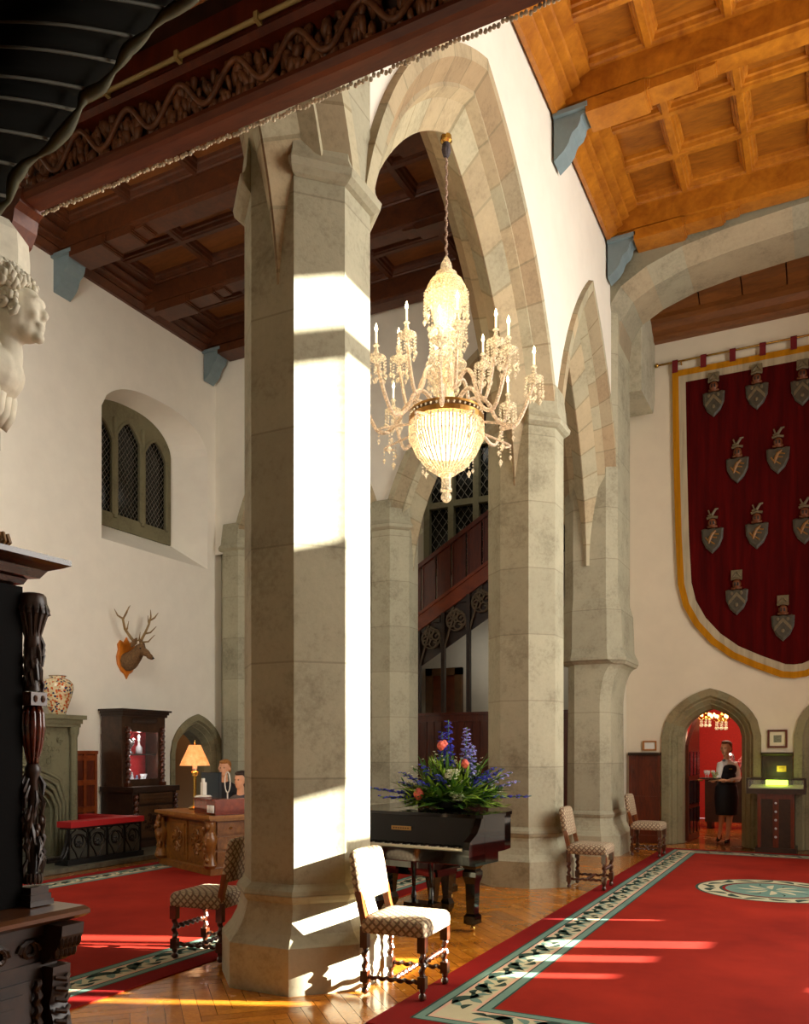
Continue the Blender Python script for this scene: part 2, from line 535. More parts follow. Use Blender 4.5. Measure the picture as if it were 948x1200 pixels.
# ------------------------------------------------------------------ ceilings
def _c():pass
def coffers(mb, xs, ys, zr, zp, rib=.055):
    """ribs centred on the grid lines xs, ys; moulded sunk panels between; material 0 rib, 1 panel"""
    for x0, x1 in zip(xs, xs[1:]):
        for y0, y1 in zip(ys, ys[1:]):
            prof = [(0,zr),(rib*.6,zr),(rib*.6+.01,zr+.02),(rib*.6+.03,zr+.025),(rib*.6+.045,zr+.07),(rib*.6+.07,zr+.08),(rib*.6+.08,zp)]
            rs = [[(x0+d,y0+d,z),(x1-d,y0+d,z),(x1-d,y1-d,z),(x0+d,y1-d,z)] for d, z in prof]
            mb.m = 0; mb.rings(rs, False, False)
            mb.m = 1; mb.poly(rs[-1]); mb.m = 0
def cornice(mb, x, y0, y1, sgn, z0=ZC):
    prof = [(0,z0),(.05,z0),(.06,z0+.02),(.15,z0+.075),(.13,z0+.11),(.15,z0+.13),(.21,z0+.15),(.22,z0+.17),(.19,z0+.20),(.21,z0+.215),(.29,z0+.245),(.31,z0+.26),(.27,z0+.30),(.29,z0+.31),(.38,z0+.345),(.42,z0+.36),(.42,z0+.52),(0,z0+.52)]
    mb.prism_y([(x+sgn*a, z) for a, z in prof], y0, y1)
def cornice_x(mb, y, x0, x1, sgn, z0=ZC):
    prof = [(0,z0),(.05,z0),(.06,z0+.02),(.15,z0+.075),(.13,z0+.11),(.15,z0+.13),(.21,z0+.15),(.22,z0+.17),(.19,z0+.20),(.21,z0+.215),(.29,z0+.245),(.31,z0+.26),(.27,z0+.30),(.29,z0+.31),(.38,z0+.345),(.42,z0+.36),(.42,z0+.52),(0,z0+.52)]
    mb.prism_x([(y+sgn*a, z) for a, z in prof], x0, x1)
def beam(name, mat, xa, xb, y0, y1, sgns=(1,1), zb=ZC+.02):
    """ceiling beam along X with stepped bracket ends"""
    mb = MB()
    def prof(zz): return [(y0,9.2),(y0,zz+.05),(y0+.03,zz+.045),(y0+.04,zz),(y1-.04,zz),(y1-.03,zz+.045),(y1,zz+.05),(y1,9.2)]
    mb.prism_x(prof(zb), xa, xb)
    for x, s in ((xa, 1), (xb, -1)):
        for l0, l, z, w in ((.36,.98,zb-.12,-.02),(.98,1.48,zb-.075,.02),(1.48,1.68,zb-.035,.05)):
            q0, q1 = x+s*l0, x+s*l
            a, b = y0+w, y1-w
            mb.box(min(q0,q1), max(q0,q1), a, b, z, zb+.02)
            for k in range(3):
                e = .022*(k+1); h = .03*k*k*.5
                mb.box(min(q1, q1+s*e), max(q1, q1+s*e), a+.01*k, b-.01*k, z+.006*(k+1)**2, zb+.02)
    return struct(name, mb, mat)
def corbel(x, y, s, label, side, w=.30, rz=0):
    """painted corbel under a beam end: profile in the plane across the wall"""
    mb = MB()
    prof = [(0,0),(.36,0),(.36,-.07),(.33,-.09),(.31,-.10),(.30,-.16),(.27,-.22),(.21,-.26),(.19,-.30),(.17,-.36),(.12,-.43),(0,-.52)]
    for i in range(len(prof)-1): pass
    mb.prism_y([(s*a, b) for a, b in prof], -w/2+.02, w/2-.02)
    mb.box(min(0,s*.39), max(0,s*.39), -w/2-.03, w/2+.03, -.05, 0)
    o = mb.build('ceiling_corbel', M['blue_grey'])
    o.location = (x, y, ZC+.018); o.rotation_euler = (0,0,rz)
    tag(o, label, 'corbel')
    return o
# right hall ceiling
BY = [(-.4,-.1),(2.0,2.3),(4.4,4.7),(6.78,7.08),(9.16,9.46),(11.74,12.04)]
mb = MB()
xr = [-2.50+.80*i for i in range(10)]
for (a0, a1), (b0, b1) in zip(BY, BY[1:]):
    n = 3; ys = [a1+(b0-a1)*i/n for i in range(n+1)]
    coffers(mb, xr, ys, ZC+.36, ZC+.48)
mb.box(-3.2, 5.2, YN, 13, 9.21, 9.3)
struct('ceiling', mb, [M['wood_orange'], M['wood_panel']])
mb = MB(); cornice(mb, -2.75, YN, 12.04, 1); struct('trim_cornice', mb, M['wood_orange'])
for y0, y1 in BY: beam('ceiling_beam', M['wood_orange'], -2.74, XR, y0, y1)
corbel(-2.75, 9.31, 1, 'blue-grey painted corbel under the orange beam halfway along the white arcade wall', 'r')
corbel(-2.75, 11.89, 1, 'blue-grey painted corbel at the corner of the stone arch beside the white arcade wall', 'r', w=.28)
# left room ceiling
LBY = [(1.6,1.95),(3.35,3.7),(5.1,5.45),(6.8,7.15),(8.5,8.85),(10.2,10.5),(11.75,12.06)]
mb = MB()
xl = [XL+.35+1.16*i for i in range(6)] + [-3.5]
for (a0, a1), (b0, b1) in zip(LBY, LBY[1:]):
    ys = [a1+(b0-a1)*i/2 for i in range(3)]
    coffers(mb, xl, ys, ZC+.34, ZC+.46)
mb.box(XL-.2, -3.2, YN, 13, 9.21, 9.3)
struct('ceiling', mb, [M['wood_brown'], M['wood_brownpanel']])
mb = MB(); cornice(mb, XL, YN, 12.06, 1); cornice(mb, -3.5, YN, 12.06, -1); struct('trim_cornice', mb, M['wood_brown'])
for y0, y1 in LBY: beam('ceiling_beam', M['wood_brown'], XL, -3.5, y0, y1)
corbel(XL, 8.67, 1, 'blue-grey painted corbel on the left wall above the sculpted stone head', 'l', w=.34)
corbel(XL+.02, 11.9, 1, 'blue-grey painted corbel in the far corner of the left room', 'l')
# recess ceiling behind the transverse arch
mb = MB()
for x0 in [-3.0+.62*i for i in range(13)]:
    mb.prism_x([(13.0,8.62),(13.55,8.55),(13.95,8.36),(13.95,8.9),(13.0,8.9)], x0, x0+.60)
mb.box(-3, XR, 12.9, 14.1, 8.64, 8.7)
mb.prism_x([(13.72,8.40),(13.80,8.36),(13.86,8.28),(13.98,8.24),(14.0,8.18),(14.1,8.17),(14.1,8.6),(13.72,8.6)], -3.0, XR)
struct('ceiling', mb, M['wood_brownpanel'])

# ------------------------------------------------------------------ floor
def floor_mat():
    n = NT('oak_parquet'); v = n.coord()
    f = n.noise(v, 3, 6, .6, .6); g = n.noise(n.coord(scale=(14,14,1)), 3, 3)
    a = n.node('ShaderNodeAttribute', attribute_name='tint')
    c = n.ramp(n.math('MULTIPLY_ADD', g, .4, n.math('MULTIPLY', f, .6)), [(.3,'#9a5410'),(.7,'#dc9030')])
    n.base(n.mix(1.0, c, a.outputs['Color'], 'MULTIPLY'))
    n.set(Roughness=n.ramp(f, [(.3,(.16,)*3+(1,)),(.7,(.3,)*3+(1,))])); n.b.inputs['Coat Weight'].default_value = .3
    n.b.inputs['Coat Roughness'].default_value = .08
    return n.m
M['parquet'] = floor_mat()
mb = MB(); mb.tint = (.42,.36,.3)
mb.box(XL-.6, XR+.3, YN, 20.5, -.12, -.006)
# herringbone planks
PWD, PL = .095, .57
ang = PI/4; ca, sa = cos(ang), sin(ang)
def plank(u0, v0, du, dv):
    e = .0015
    pts = [(u0+e,v0+e),(u0+du-e,v0+e),(u0+du-e,v0+dv-e),(u0+e,v0+dv-e)]
    w = [(x*ca-y*sa-3.1, x*sa+y*ca+7) for x, y in pts]
    cx = sum(p[0] for p in w)/4; cy = sum(p[1] for p in w)/4
    if not (-5.2 < cx < -1.5 and .6 < cy < 14.2): return
    k = random.uniform(.78, 1.12); mb.tint = (k, k*random.uniform(.94,1.02), k*random.uniform(.85,1.0))
    mb.poly([(x, y, 0) for x, y in w])
nr = int(PL/PWD)
for i in range(-150, 150):
    for j in range(-16, 16):
        # herringbone: horizontal plank starting at (i*W + j*2L?...)
        ux, vy = i*PWD + j*2*PL*0, i*PWD
        a = j*2*PL
        plank(ux + a, vy, PL, PWD)
        plank(ux + a + PL, vy - PL + PWD, PWD, PL)
        
o = struct('floor', mb, M['parquet'])

# ------------------------------------------------------------------ carpets
def carpet_mat(name, c0, c1):
    n = NT(name); v = n.coord(); f = n.noise(v, 1.1, 6, .6); g = n.noise(v, 240, 2)
    n.base(n.ramp(n.math('MULTIPLY_ADD', g, .35, n.math('MULTIPLY', f, .65)), [(.35,c0),(.68,c1)]))
    n.set(Roughness=.95); n.b.inputs['Specular IOR Level'].default_value = .1
    n.bump(g, .3, .004)
    return n.m
M['c_red'] = carpet_mat('red_carpet', '#7c1a10', '#a52c1b')
M['c_maroon'] = carpet_mat('maroon_carpet', '#701010', '#8e1a16')
M['c_teal'] = carpet_mat('teal_carpet', '#5f7f74', '#7c998b')
M['c_dark'] = carpet_mat('dark_green_carpet', '#2a3d35', '#3a4f44')
M['c_cream'] = carpet_mat('cream_carpet', '#b5ae8c', '#cdc6a6')
M['c_pink'] = carpet_mat('pink_carpet', '#c79f88', '#d8b39c')
def frame_rect(mb, x0, x1, y0, y1, w, z):
    X0, X1, Y0, Y1 = x0+w, x1-w, y0+w, y1-w
    mb.poly([(x0,y0,z),(x1,y0,z),(X1,Y0,z),(X0,Y0,z)]); mb.poly([(x1,y0,z),(x1,y1,z),(X1,Y1,z),(X1,Y0,z)])
    mb.poly([(x1,y1,z),(x0,y1,z),(X0,Y1,z),(X1,Y1,z)]); mb.poly([(x0,y1,z),(x0,y0,z),(X0,Y0,z),(X0,Y1,z)])
def leaf(mb, cx, cy, ang, L, W, z, bend=.25):
    n = 6; pts = []
    for sgn in (1, -1):
        rng = range(n+1) if sgn == 1 else range(n-1, 0, -1)
        for i in rng:
            t = i/n; x = L*(t-.5); y = sgn*W*.5*sin(PI*t)**.8 + bend*L*sin(PI*t)
            pts.append((cx+x*cos(ang)-y*sin(ang), cy+x*sin(ang)+y*cos(ang), z))
    mb.poly(pts)
def rug(label, x0, x1, y0, y1, group=None):
    r = thing('carpet', label, 'carpet', (0,0,0))
    z = .008
    mb = MB(); mb.box(x0, x1, y0, y1, 0, z); mb.build('field', M['c_red'], r)
    mb = MB(); frame_rect(mb, x0, x1, y0, y1, .18, z+.0006); mb.build('outer_band', M['c_maroon'], r)
    d = .18; mb = MB(); MBs = {'c_dark': MB(), 'c_teal': MB(), 'c_cream': MB(), 'c_pink': MB()}
    for w, m in ((.014,'c_dark'),(.05,'c_teal'),(.012,'c_dark'),(.022,'c_pink'),(.165,'c_cream'),(.022,'c_pink'),(.012,'c_dark'),(.055,'c_teal'),(.014,'c_dark')):
        frame_rect(MBs[m], x0+d, x1-d, y0+d, y1-d, w, z+.0012); d += w
    r2 = None
    for m, nm in (('c_teal','border_teal'),('c_cream','border_cream'),('c_pink','border_edging'),('c_dark','border_line')):
        MBs[m].build(nm, M[m], r)
    # scrolling leaves in the cream band
    mid = .18+.014+.05+.012+.022+.0825
    mbd, mbt = MB(), MB()
    def run(ax, fixed, a, b):
        n = int((b-a)/.30)
        for i in range(n):
            u = a+(i+.5)*(b-a)/n; s = 1 if i % 2 else -1
            for (du, dv, an, L, W, B, mm) in ((0,.012*s,.5*s,.25,.085,.22,mbd),(.03,-.035*s,.1*s+.9,.14,.06,.1,mbt),(-.07,.04*s,-.6*s,.13,.055,.15,mbt),(.10,.035*s,-.3*s,.13,.05,-.2,mbd),(.13,-.03*s,.8*s,.12,.05,.2,mbt),(-.12,-.035*s,.2*s,.11,.045,.2,mbd)):
                if ax == 'y': leaf(mm, fixed+dv, u+du, PI/2+an, L, W, z+.002, B)
                else: leaf(mm, u+du, fixed+dv, an, L, W, z+.002, B)
    run('y', x0+mid, y0+mid+.12, y1-mid-.12); run('y', x1-mid, y0+mid+.12, y1-mid-.12)
    run('x', y0+mid, x0+mid+.12, x1-mid-.12); run('x', y1-mid, x0+mid+.12, x1-mid-.12)
    for m_, nm, mt in ((mbd,'dark_leaves','c_dark'),(mbt,'teal_leaves','c_teal')):
        m_.build(nm, M[mt], r)
    return r
rg = rug('large red carpet with teal and cream leaf border and round medallion', -2.27, 4.5, 4.02, 13.45)
# medallion
mx, my, R0 = -.53, 9.82, .76
def disc(mb, r0, r1, z, n=48, cx=mx, cy=my):
    for i in range(n):
        a, b = 2*PI*i/n, 2*PI*(i+1)/n
        if r0 <= 0: mb.poly([(cx,cy,z),(cx+r1*cos(a),cy+r1*sin(a),z),(cx+r1*cos(b),cy+r1*sin(b),z)])
        else: mb.poly([(cx+r0*cos(a),cy+r0*sin(a),z),(cx+r1*cos(a),cy+r1*sin(a),z),(cx+r1*cos(b),cy+r1*sin(b),z),(cx+r0*cos(b),cy+r0*sin(b),z)])
mA, mB_, mC, mD, mE = MB(), MB(), MB(), MB(), MB()
disc(mD, .75, .78, .0098); disc(mA, .53, .75, .0098); disc(mD, .50, .53, .0098); disc(mC, .47, .50, .0098); disc(mB_, 0, .47, .0098)
for k in range(18):
    a = 2*PI*k/18; s = 1 if k % 2 else -1
    leaf(mD, mx+(.64+.03*s)*cos(a), my+(.64+.03*s)*sin(a), a+PI/2+.5*s, .24, .09, .0106, .2*s)
for k in range(8):
    a = 2*PI*k/8
    leaf(mE, mx+.2*cos(a), my+.2*sin(a), a, .30, .07, .0106, .1)
    leaf(mD, mx+.32*cos(a+.3), my+.32*sin(a+.3), a+.3, .22, .02, .0106, .2)
mA.build('medallion_cream', M['c_cream'], rg); mE.build('medallion_rays', M['c_cream'], rg); mB_.build('medallion_centre', M['c_teal'], rg)
mC.build('medallion_red', M['c_maroon'], rg); mD.build('medallion_leaves', M['c_dark'], rg)
rug('large red carpet with leaf border in the left room behind the columns', -8.1, -3.92, 1.0, 11.7)

# ------------------------------------------------------------------ unseen right wall, openings shaped to throw the sun patches
SA = math.radians(23.5); EL = math.radians(18.0)
SUN = Vector((cos(SA), sin(SA), math.tan(EL)))
def back(px, py, pz):    # where the ray from a lit point towards the sun crosses the right wall
    t = (XR-px)/SUN.x
    return py+SUN.y*t, pz+SUN.z*t
holes = []
def lit(x0, y0, z0, x1, y1, z1):
    a, b = back(x0,y0,z0), back(x1,y1,z1)
    holes.append((min(a[0],b[0]), max(a[0],b[0]), min(a[1],b[1]), max(a[1],b[1])))
# column face patches
ya, _ = back(-3.0,4.39,0); yb, _ = back(-2.765,4.63,0); yc, _ = back(-2.765,4.96,0)
zo = back(-2.88,4.5,0)[1]
for z0, z1 in ((4.20,4.52),(2.83,3.98),(-.12,1.22)): holes.append((ya-.14, yb-.01, z0+zo, z1+zo))
holes.append((yb+.03, yc+.02, .9+zo, 4.02+zo)); holes.append((yb-.01, yc+.02, 4.20+zo, 4.5+zo))
holes.append((yb-.01, yc+.45, -.12+zo, .78+zo))
# carpet streaks (x near, x far, y at the near end, width)
for xa, xb, yy, w in ((-1.97,-.85,6.18,.26),(-1.92,-1.15,5.72,.2),(-2.0,-1.3,5.2,.13),(-.1,.6,5.75,.12),(-2.25,-1.36,7.2,.05)):
    a = back(xa, yy, 0); b = back(xb, yy+(xb-xa)*math.tan(SA), 0)
    holes.append((a[0], a[0]+w, b[1], a[1]))
def streak(xa, xb, yl, w):     # a streak on the line that crosses x=-3.1 at yl
    ya_ = yl+(xa+3.1)*math.tan(SA); yb_ = yl+(xb+3.1)*math.tan(SA)
    a = back(xa, ya_, 0); b = back(xb, yb_, 0)
    holes.append((a[0]-w/2, a[0]+w/2, b[1], a[1]))
streak(-6.6,-3.95,5.80,.20); streak(-6.6,-3.95,5.50,.19); streak(-5.6,-2.75,4.03,.08); streak(-5.5,-4.3,3.86,.16)
def wall_holes_x(mb, x, y0, y1, z0, z1, holes):
    ys = sorted(set([y0,y1]+[h for q in holes for h in q[:2]])); zs = sorted(set([z0,z1]+[h for q in holes for h in q[2:]]))
    for a, b in zip(ys, ys[1:]):
        for c, d in zip(zs, zs[1:]):
            my_, mz = (a+b)/2, (c+d)/2
            if any(h[0] < my_ < h[1] and h[2] < mz < h[3] for h in holes): continue
            mb.poly([(x,a,c),(x,b,c),(x,b,d),(x,a,d)])
mb = MB(); wall_holes_x(mb, XR, YN, 21, 0, 9.3, holes); struct('wall_right', mb, M['plaster'])
mb = MB(); mb.poly([(XL,YN,0),(XR,YN,0),(XR,YN,9.3),(XL,YN,9.3)]); struct('wall_front', mb, M['plaster'])

# ------------------------------------------------------------------ light
def area(name, loc, rot, sx, sy, power, col=(1,1,1)):
    l = bpy.data.lights.new(name, 'AREA'); l.shape = 'RECTANGLE'; l.size = sx; l.size_y = sy; l.energy = power; l.color = col
    o = bpy.data.objects.new(name, l); C.objects.link(o); o.location = loc; o.rotation_euler = rot
    return o
def point(name, loc, power, col=(1,1,1), r=.05):
    l = bpy.data.lights.new(name, 'POINT'); l.energy = power; l.color = col; l.shadow_soft_size = r
    o = bpy.data.objects.new(name, l); C.objects.link(o); o.location = loc
    return o
sl = bpy.data.lights.new('sun', 'SUN'); sl.energy = 60; sl.angle = math.radians(.45); sl.color = (1,.93,.80)
so = bpy.data.objects.new('sun', sl); C.objects.link(so)
so.rotation_euler = (-SUN).normalized().to_track_quat('-Z','Y').to_euler()
wl = area('window_fill', (XR-1.2, 7.6, 4.8), Vector((-.88,-.46,-.02)).to_track_quat('-Z','Y').to_euler(), 7.5, 6.5, 900, (1,.97,.90))  # unseen area light added, turned to brighten the arcade wall
area('window_fill_low', (XR-.1, 9.5, 2.5), (0, PI/2, 0), 4, 5, 60, (1,.95,.85))  # second unseen area light, added low on the same side
area('left_room_fill', (-6.2, 3.0, 6.0), (math.radians(78), 0, math.radians(60)), 3, 3, 210, (1,.94,.84))
area('hall_up', (.8, 7.0, .6), (PI, 0, 0), 5, 8, 62, (1,.86,.68))
area('left_up', (-6.5, 7.0, .8), (PI, 0, 0), 4, 6, 30, (1,.80,.55))
W = bpy.data.worlds.new('world'); bpy.context.scene.world = W; W.use_nodes = True
W.node_tree.nodes['Background'].inputs[0].default_value = (.75,.85,1,1); W.node_tree.nodes['Background'].inputs[1].default_value = 1.0
sc = bpy.context.scene
sc.view_settings.view_transform = 'Standard'; sc.view_settings.look = 'None'; sc.view_settings.exposure = 0
sc.cycles.use_denoising = True
sc.cycles.max_bounces = 6; sc.cycles.diffuse_bounces = 4; sc.cycles.glossy_bounces = 3; sc.cycles.transmission_bounces = 4; sc.cycles.transparent_max_bounces = 12
sc.cycles.sample_clamp_indirect = 6; sc.cycles.caustics_reflective = False; sc.cycles.caustics_refractive = False

area('gallery_fill', (-1.6, .9, 2.9), Vector((-.15,.8,.75)).to_track_quat('-Z','Y').to_euler(), .8, .5, 5, (1,.82,.6))
# ------------------------------------------------------------------ more materials
def glow(n, col, st):
    n.b.inputs['Emission Color'].default_value = srgb(col); n.b.inputs['Emission Strength'].default_value = st; return n.m
M['gold_wood'] = wood('golden_oak', '#8a4f16', '#c07a2c', .35, scale=4, coat=.2)
M['brass'] = plain('brass', '#c8a050', .25, 1)
M['black_gloss'] = plain('black_lacquer', '#0a0706', .06, spec=.6)
M['white_wall2'] = plain('dim_plaster', '#d9d2bd', .9, nz=.02)
M['red_wall'] = plain('red_wallpaper', '#b02418', .8, nz=.15, nscale=30)
M['white_paint'] = plain('white_paint', '#e8e2d4', .5)
M['lead'] = plain('lead_came', '#6a6355', .6)
M['dark_glass'] = plain('dark_glass', '#0c0d0a', .12, nz=.5, nscale=5)
M['stone_mullion'] = stone('stone_mullion', '#524c36', '#746d50', joints=False)
M['white_stone'] = plain('carved_white_stone', '#cfc9b4', .75, nz=.16, nscale=14)
M['conduit'] = plain('cream_conduit', '#b09a62', .5)
M['black'] = plain('black', '#050505', .6)

def blob(name, ells, voxel, mat, parent=None, smooth=6, extra=None):
    """one continuous body: overlapping ellipsoids (and tubes) fused by a voxel remesh"""
    mb = MB()
    for e in ells:
        if e[0] == 't': mb.tube(e[1], .02, 10, rr=e[2])
        else:
            x, y, z, rx, ry, rz = e[:6]
            if len(e) > 6:
                mb.M = Matrix.Translation((x,y,z)) @ Matrix.Rotation(e[6], 4, e[7] if len(e) > 7 else 'Y'); mb.sphere(0,0,0,rx,ry,rz,14,10); mb.M = None
            else: mb.sphere(x,y,z,rx,ry,rz,14,10)
    if extra: extra(mb)
    o = mb.build(name, mat, parent, True)
    m = o.modifiers.new('fuse', 'REMESH'); m.mode = 'VOXEL'; m.voxel_size = voxel; m.use_smooth_shade = True
    if smooth:
        m = o.modifiers.new('soften', 'SMOOTH'); m.iterations = smooth; m.factor = .5
    return o

# ------------------------------------------------------------------ stair hall behind the back arcade
mb = MB(); mb.poly([(XL,15.6,0),(-2.98,15.6,0),(-2.98,15.6,9.3),(XL,15.6,9.3)])
mb.poly([(-2.98,12.9,0),(-2.98,15.6,0),(-2.98,15.6,9.3),(-2.98,12.9,9.3)])
mb.poly([(XL,14.5,0),(XL,15.6,0),(XL,15.6,9.3),(XL,14.5,9.3)])
struct('wall_stair_hall', mb, M['white_wall2'])
mb = MB(); mb.poly([(XL,12.8,8.0),(-2.98,12.8,8.0),(-2.98,15.6,8.0),(XL,15.6,8.0)]); struct('ceiling', mb, M['wood_brown'])
# dark window high on the stair hall wall
def leaded(mb, x0, x1, z0, z1, step, w, put):
    """diamond lattice as thin strips clipped to a rectangle"""
    L = x1-x0; H = z1-z0
    for s in (1, -1):
        k = -int(H/step)-1
        while k*step < L+H:
            pts = []
            # line x = x0 + k*step + s*t , z = z0 + t*1.25
            off = k*step
            a = [(off, 0), (off+s*H/1.35, H)] if s == 1 else [(off, 0), (off-H/1.35, H)]
            (ax, az), (bx, bz) = a
            t0, t1 = 0, 1; dx = bx-ax
            if abs(dx) > 1e-6:
                ta, tb = (0-ax)/dx, (L-ax)/dx
                t0 = max(t0, min(ta,tb)); t1 = min(t1, max(ta,tb))
            if t1 > t0+.01:
                p = (x0+ax+dx*t0, z0+H*t0); q = (x0+ax+dx*t1, z0+H*t1)
                mb.poly([put(p[0]-w,p[1]), put(p[0]+w,p[1]), put(q[0]+w,q[1]), put(q[0]-w,q[1])])
            k += 1
wn = thing('window', None, None); del_ = [wn]
wn['kind'] = 'structure'; wn.name = 'window_2'
mb = MB(); mb.poly([(-7.3,15.57,5.2),(-4.6,15.57,5.2),(-4.6,15.57,7.6),(-7.3,15.57,7.6)]); mb.build('pane', M['dark_glass'], wn)
mb = MB(); leaded(mb, -7.3, -4.6, 5.2, 7.6, .16, .008, lambda a, b: (a,15.55,b)); mb.build('lead_lattice', M['lead'], wn)
mb = MB()
for x in (-7.3,-6.76,-6.22,-5.68,-5.14,-4.6): mb.box(x-.06,x+.06,15.44,15.58,5.1,7.7)
for z in (5.15,6.5,7.65): mb.box(-7.36,-4.54,15.45,15.58,z-.06,z+.06)
mb.build('mullion', M['stone_mullion'], wn)

# staircase
rail = lambda x: 4.97+.60*(x+6.79)
strt = lambda x: 4.04+.60*(x+6.79)
strb = lambda x: 3.74+.60*(x+6.79)
st = thing('staircase', 'dark reddish wooden staircase with panelled balustrade rising behind the stone arch', 'staircase', (0,0,0))
X0, X1, YS = -9.4, -3.3, 14.02
mb = MB(); mb.prism_y([(X0,strb(X0)),(X1,strb(X1)),(X1,strt(X1)),(X0,strt(X0))], YS-.03, YS+.03)
mb.prism_y([(X0,strt(X0)-.03),(X1,strt(X1)-.03),(X1,strt(X1)+.03),(X0,strt(X0)+.03)], YS-.06, YS+.06)
mb.build('string_board', wood('red_oak_string', '#6f2c10', '#96461c', .35, sc=(1,1,1), scale=3), st)
mb = MB(); mb.prism_y([(X0,rail(X0)-.09),(X1,rail(X1)-.09),(X1,rail(X1)),(X0,rail(X0))], YS-.06, YS+.06); mb.build('handrail', M['wood_red'], st)
x = X0
while x < X1-.1:
    mb = MB(); a, b = x, x+.27
    mb.prism_y([(a,strt(a)),(b,strt(b)),(b,rail(b)-.08),(a,rail(a)-.08)], YS-.015, YS+.015)
    for c in (a, b-.03): mb.prism_y([(c,strt(c)),(c+.03,strt(c+.03)),(c+.03,rail(c+.03)-.08),(c,rail(c)-.08)], YS-.03, YS+.0)
    mb.build('baluster_panel', M['wood_red'], st); x += .30
mb = MB()
n = 22
for i in range(n):
    a = X0+(X1-X0)*i/n; b = X0+(X1-X0)*(i+1)/n; mb.box(a, b, YS, YS+1.2, strb(a)+.05, strt(a)+.05)
mb.build('steps', M['wood_dark'], st)
# curved tracery brackets and posts under the string
px_ = [-7.95,-7.36,-6.78,-6.28,-5.78,-5.28,-4.7,-4.1]
for a, b in zip(px_, px_[1:]):
    mb = MB(); za, zb = strb(a), strb(b)
    low_ = lambda x: strb(x)-.62
    for k in range(3):
        u0, u1 = a+.03+.015*k, b-.03
        # scrolls
        cx, cz, r = (a+b)/2+(k-1)*.12, (strb((a+b)/2))-.16-.13*((k+1)%2), .105
        pts = [(cx+r*(1-t*.6)*cos(5*t+k*2), YS, cz+r*(1-t*.6)*sin(5*t+k*2)) for t in [i/14 for i in range(15)]]
        mb.tube(pts, .018, 6)
    mb.tube([(a+.02,YS,low_(a)+.0),(a+.12,YS,strb(a)-.30),((a+b)/2,YS,strb((a+b)/2)-.08)], .02, 6)
    mb.tube([(b-.02,YS,low_(b)-.1),(b-.08,YS,strb(b)-.36),((a+b)/2,YS,strb((a+b)/2)-.08)], .02, 6)
    for q in range(5):
        aa = q*2*PI/4+.4; rr_ = .075 if q < 4 else .19; ox, oz = ((.10*cos(aa), .10*sin(aa)) if q < 4 else (0, 0)); mx_ = (a+b)/2
        mb.tube([(mx_+ox+rr_*cos(t*PI/7), YS-.01, strb(mx_)-.30+oz+rr_*sin(t*PI/7)) for t in range(15)], .014, 6)
    mb.build('tracery_bracket', plain('pale_oak_tracery', '#6e6250', .6), st)
    mb = MB(); mb.prism_y([(a,strb(a)-.66),(b,strb(b)-.66),(b,strb(b)),(a,strb(a))], YS+.05, YS+.07); mb.build('spandrel_board', M['wood_dark'], st)
for a in px_:
    mb = MB(); mb.box(a-.035,a+.035,YS-.04,YS+.04,2.22,strb(a)); mb.build('post', M['wood_dark'], st)
# panelled screen beneath
sn = thing('panelled_screen', 'dark reddish vertical board screen with moulded top rail under the staircase', 'panelling', (0,0,0))
mb = MB(); mb.box(-9,-3.1,YS-.06,YS+.06,2.05,2.2); mb.box(-9,-3.1,YS-.09,YS+.09,2.17,2.215); mb.build('top_rail', M['wood_red'], sn)
mb = MB()
x = -9
while x < -3.1:
    mb.box(x,x+.135,YS-.03,YS+.02,0,2.06); mb.box(x+.135,x+.15,YS-.045,YS+.02,0,2.06); x += .15
mb.build('boards', M['wood_red'], sn)
# door behind the stairs
dr = thing('door', None, None); dr.name = 'door_3'; dr['kind'] = 'structure'
mb = MB(); mb.box(-7.35,-7.2,15.5,15.6,0,3.2); mb.box(-6.7,-6.55,15.5,15.6,0,3.2); mb.box(-7.35,-6.55,15.5,15.6,3.05,3.2); mb.build('door_frame', plain('brown_door_frame', '#6a4826', .5, nz=.2), dr)
mb = MB(); mb.box(-7.2,-6.7,15.56,15.6,0,3.05); mb.build('door_leaf', plain('orange_brown_door', '#7a3a18', .45, nz=.2), dr)

# ------------------------------------------------------------------ left wall window (three lights)
w1 = thing('window', None, None); w1.name = 'window_1'; w1['kind'] = 'structure'
xg = XL-.52
mb = MB()
nn = 24; ysw = [WY0+(WY1-WY0)*i/nn for i in range(nn+1)]
lw = (WY1-WY0-.16)/3
cusp = []
for k in range(3): cusp.append((WY0+.08+lw*k+.035, WY0+.08+lw*(k+1)-.035))
def lighttop(y):
    for a, b in cusp:
        if a < y < b:
            t = abs(y-(a+b)/2)/((b-a)/2); c = (a+b)/2
            top = 6.72 if k_mid(c) else 6.62
            return top + .30*(1-t**1.6)**.8
    return None
def k_mid(c): return abs(c-(WY0+WY1)/2) < .2
fine = sorted(set([WY0+(WY1-WY0)*i/96 for i in range(97)]+[q for c in cusp for q in c]))
for a, b in zip(fine, fine[1:]):
    m_ = (a+b)/2
    inside = any(c0 < m_ < c1 for c0, c1 in cusp)
    t0, t1 = win_top(a)-.1, win_top(b)-.1
    if inside:
        la = lighttop(a) or (6.62 if not k_mid(m_) else 6.72); lb = lighttop(b) or (6.62 if not k_mid(m_) else 6.72)
        mb.rings([[(xg+dx,a,la),(xg+dx,b,lb),(xg+dx,b,t1),(xg+dx,a,t0)] for dx in (-.06,.06)])
        mb.box(xg-.06,xg+.06,a,b,5.18,5.42)
    else:
        mb.rings([[(xg+dx,a,5.18),(xg+dx,b,5.18),(xg+dx,b,t1),(xg+dx,a,t0)] for dx in (-.06,.06)])
mb.build('tracery', M['stone_mullion'], w1)
mb = MB()
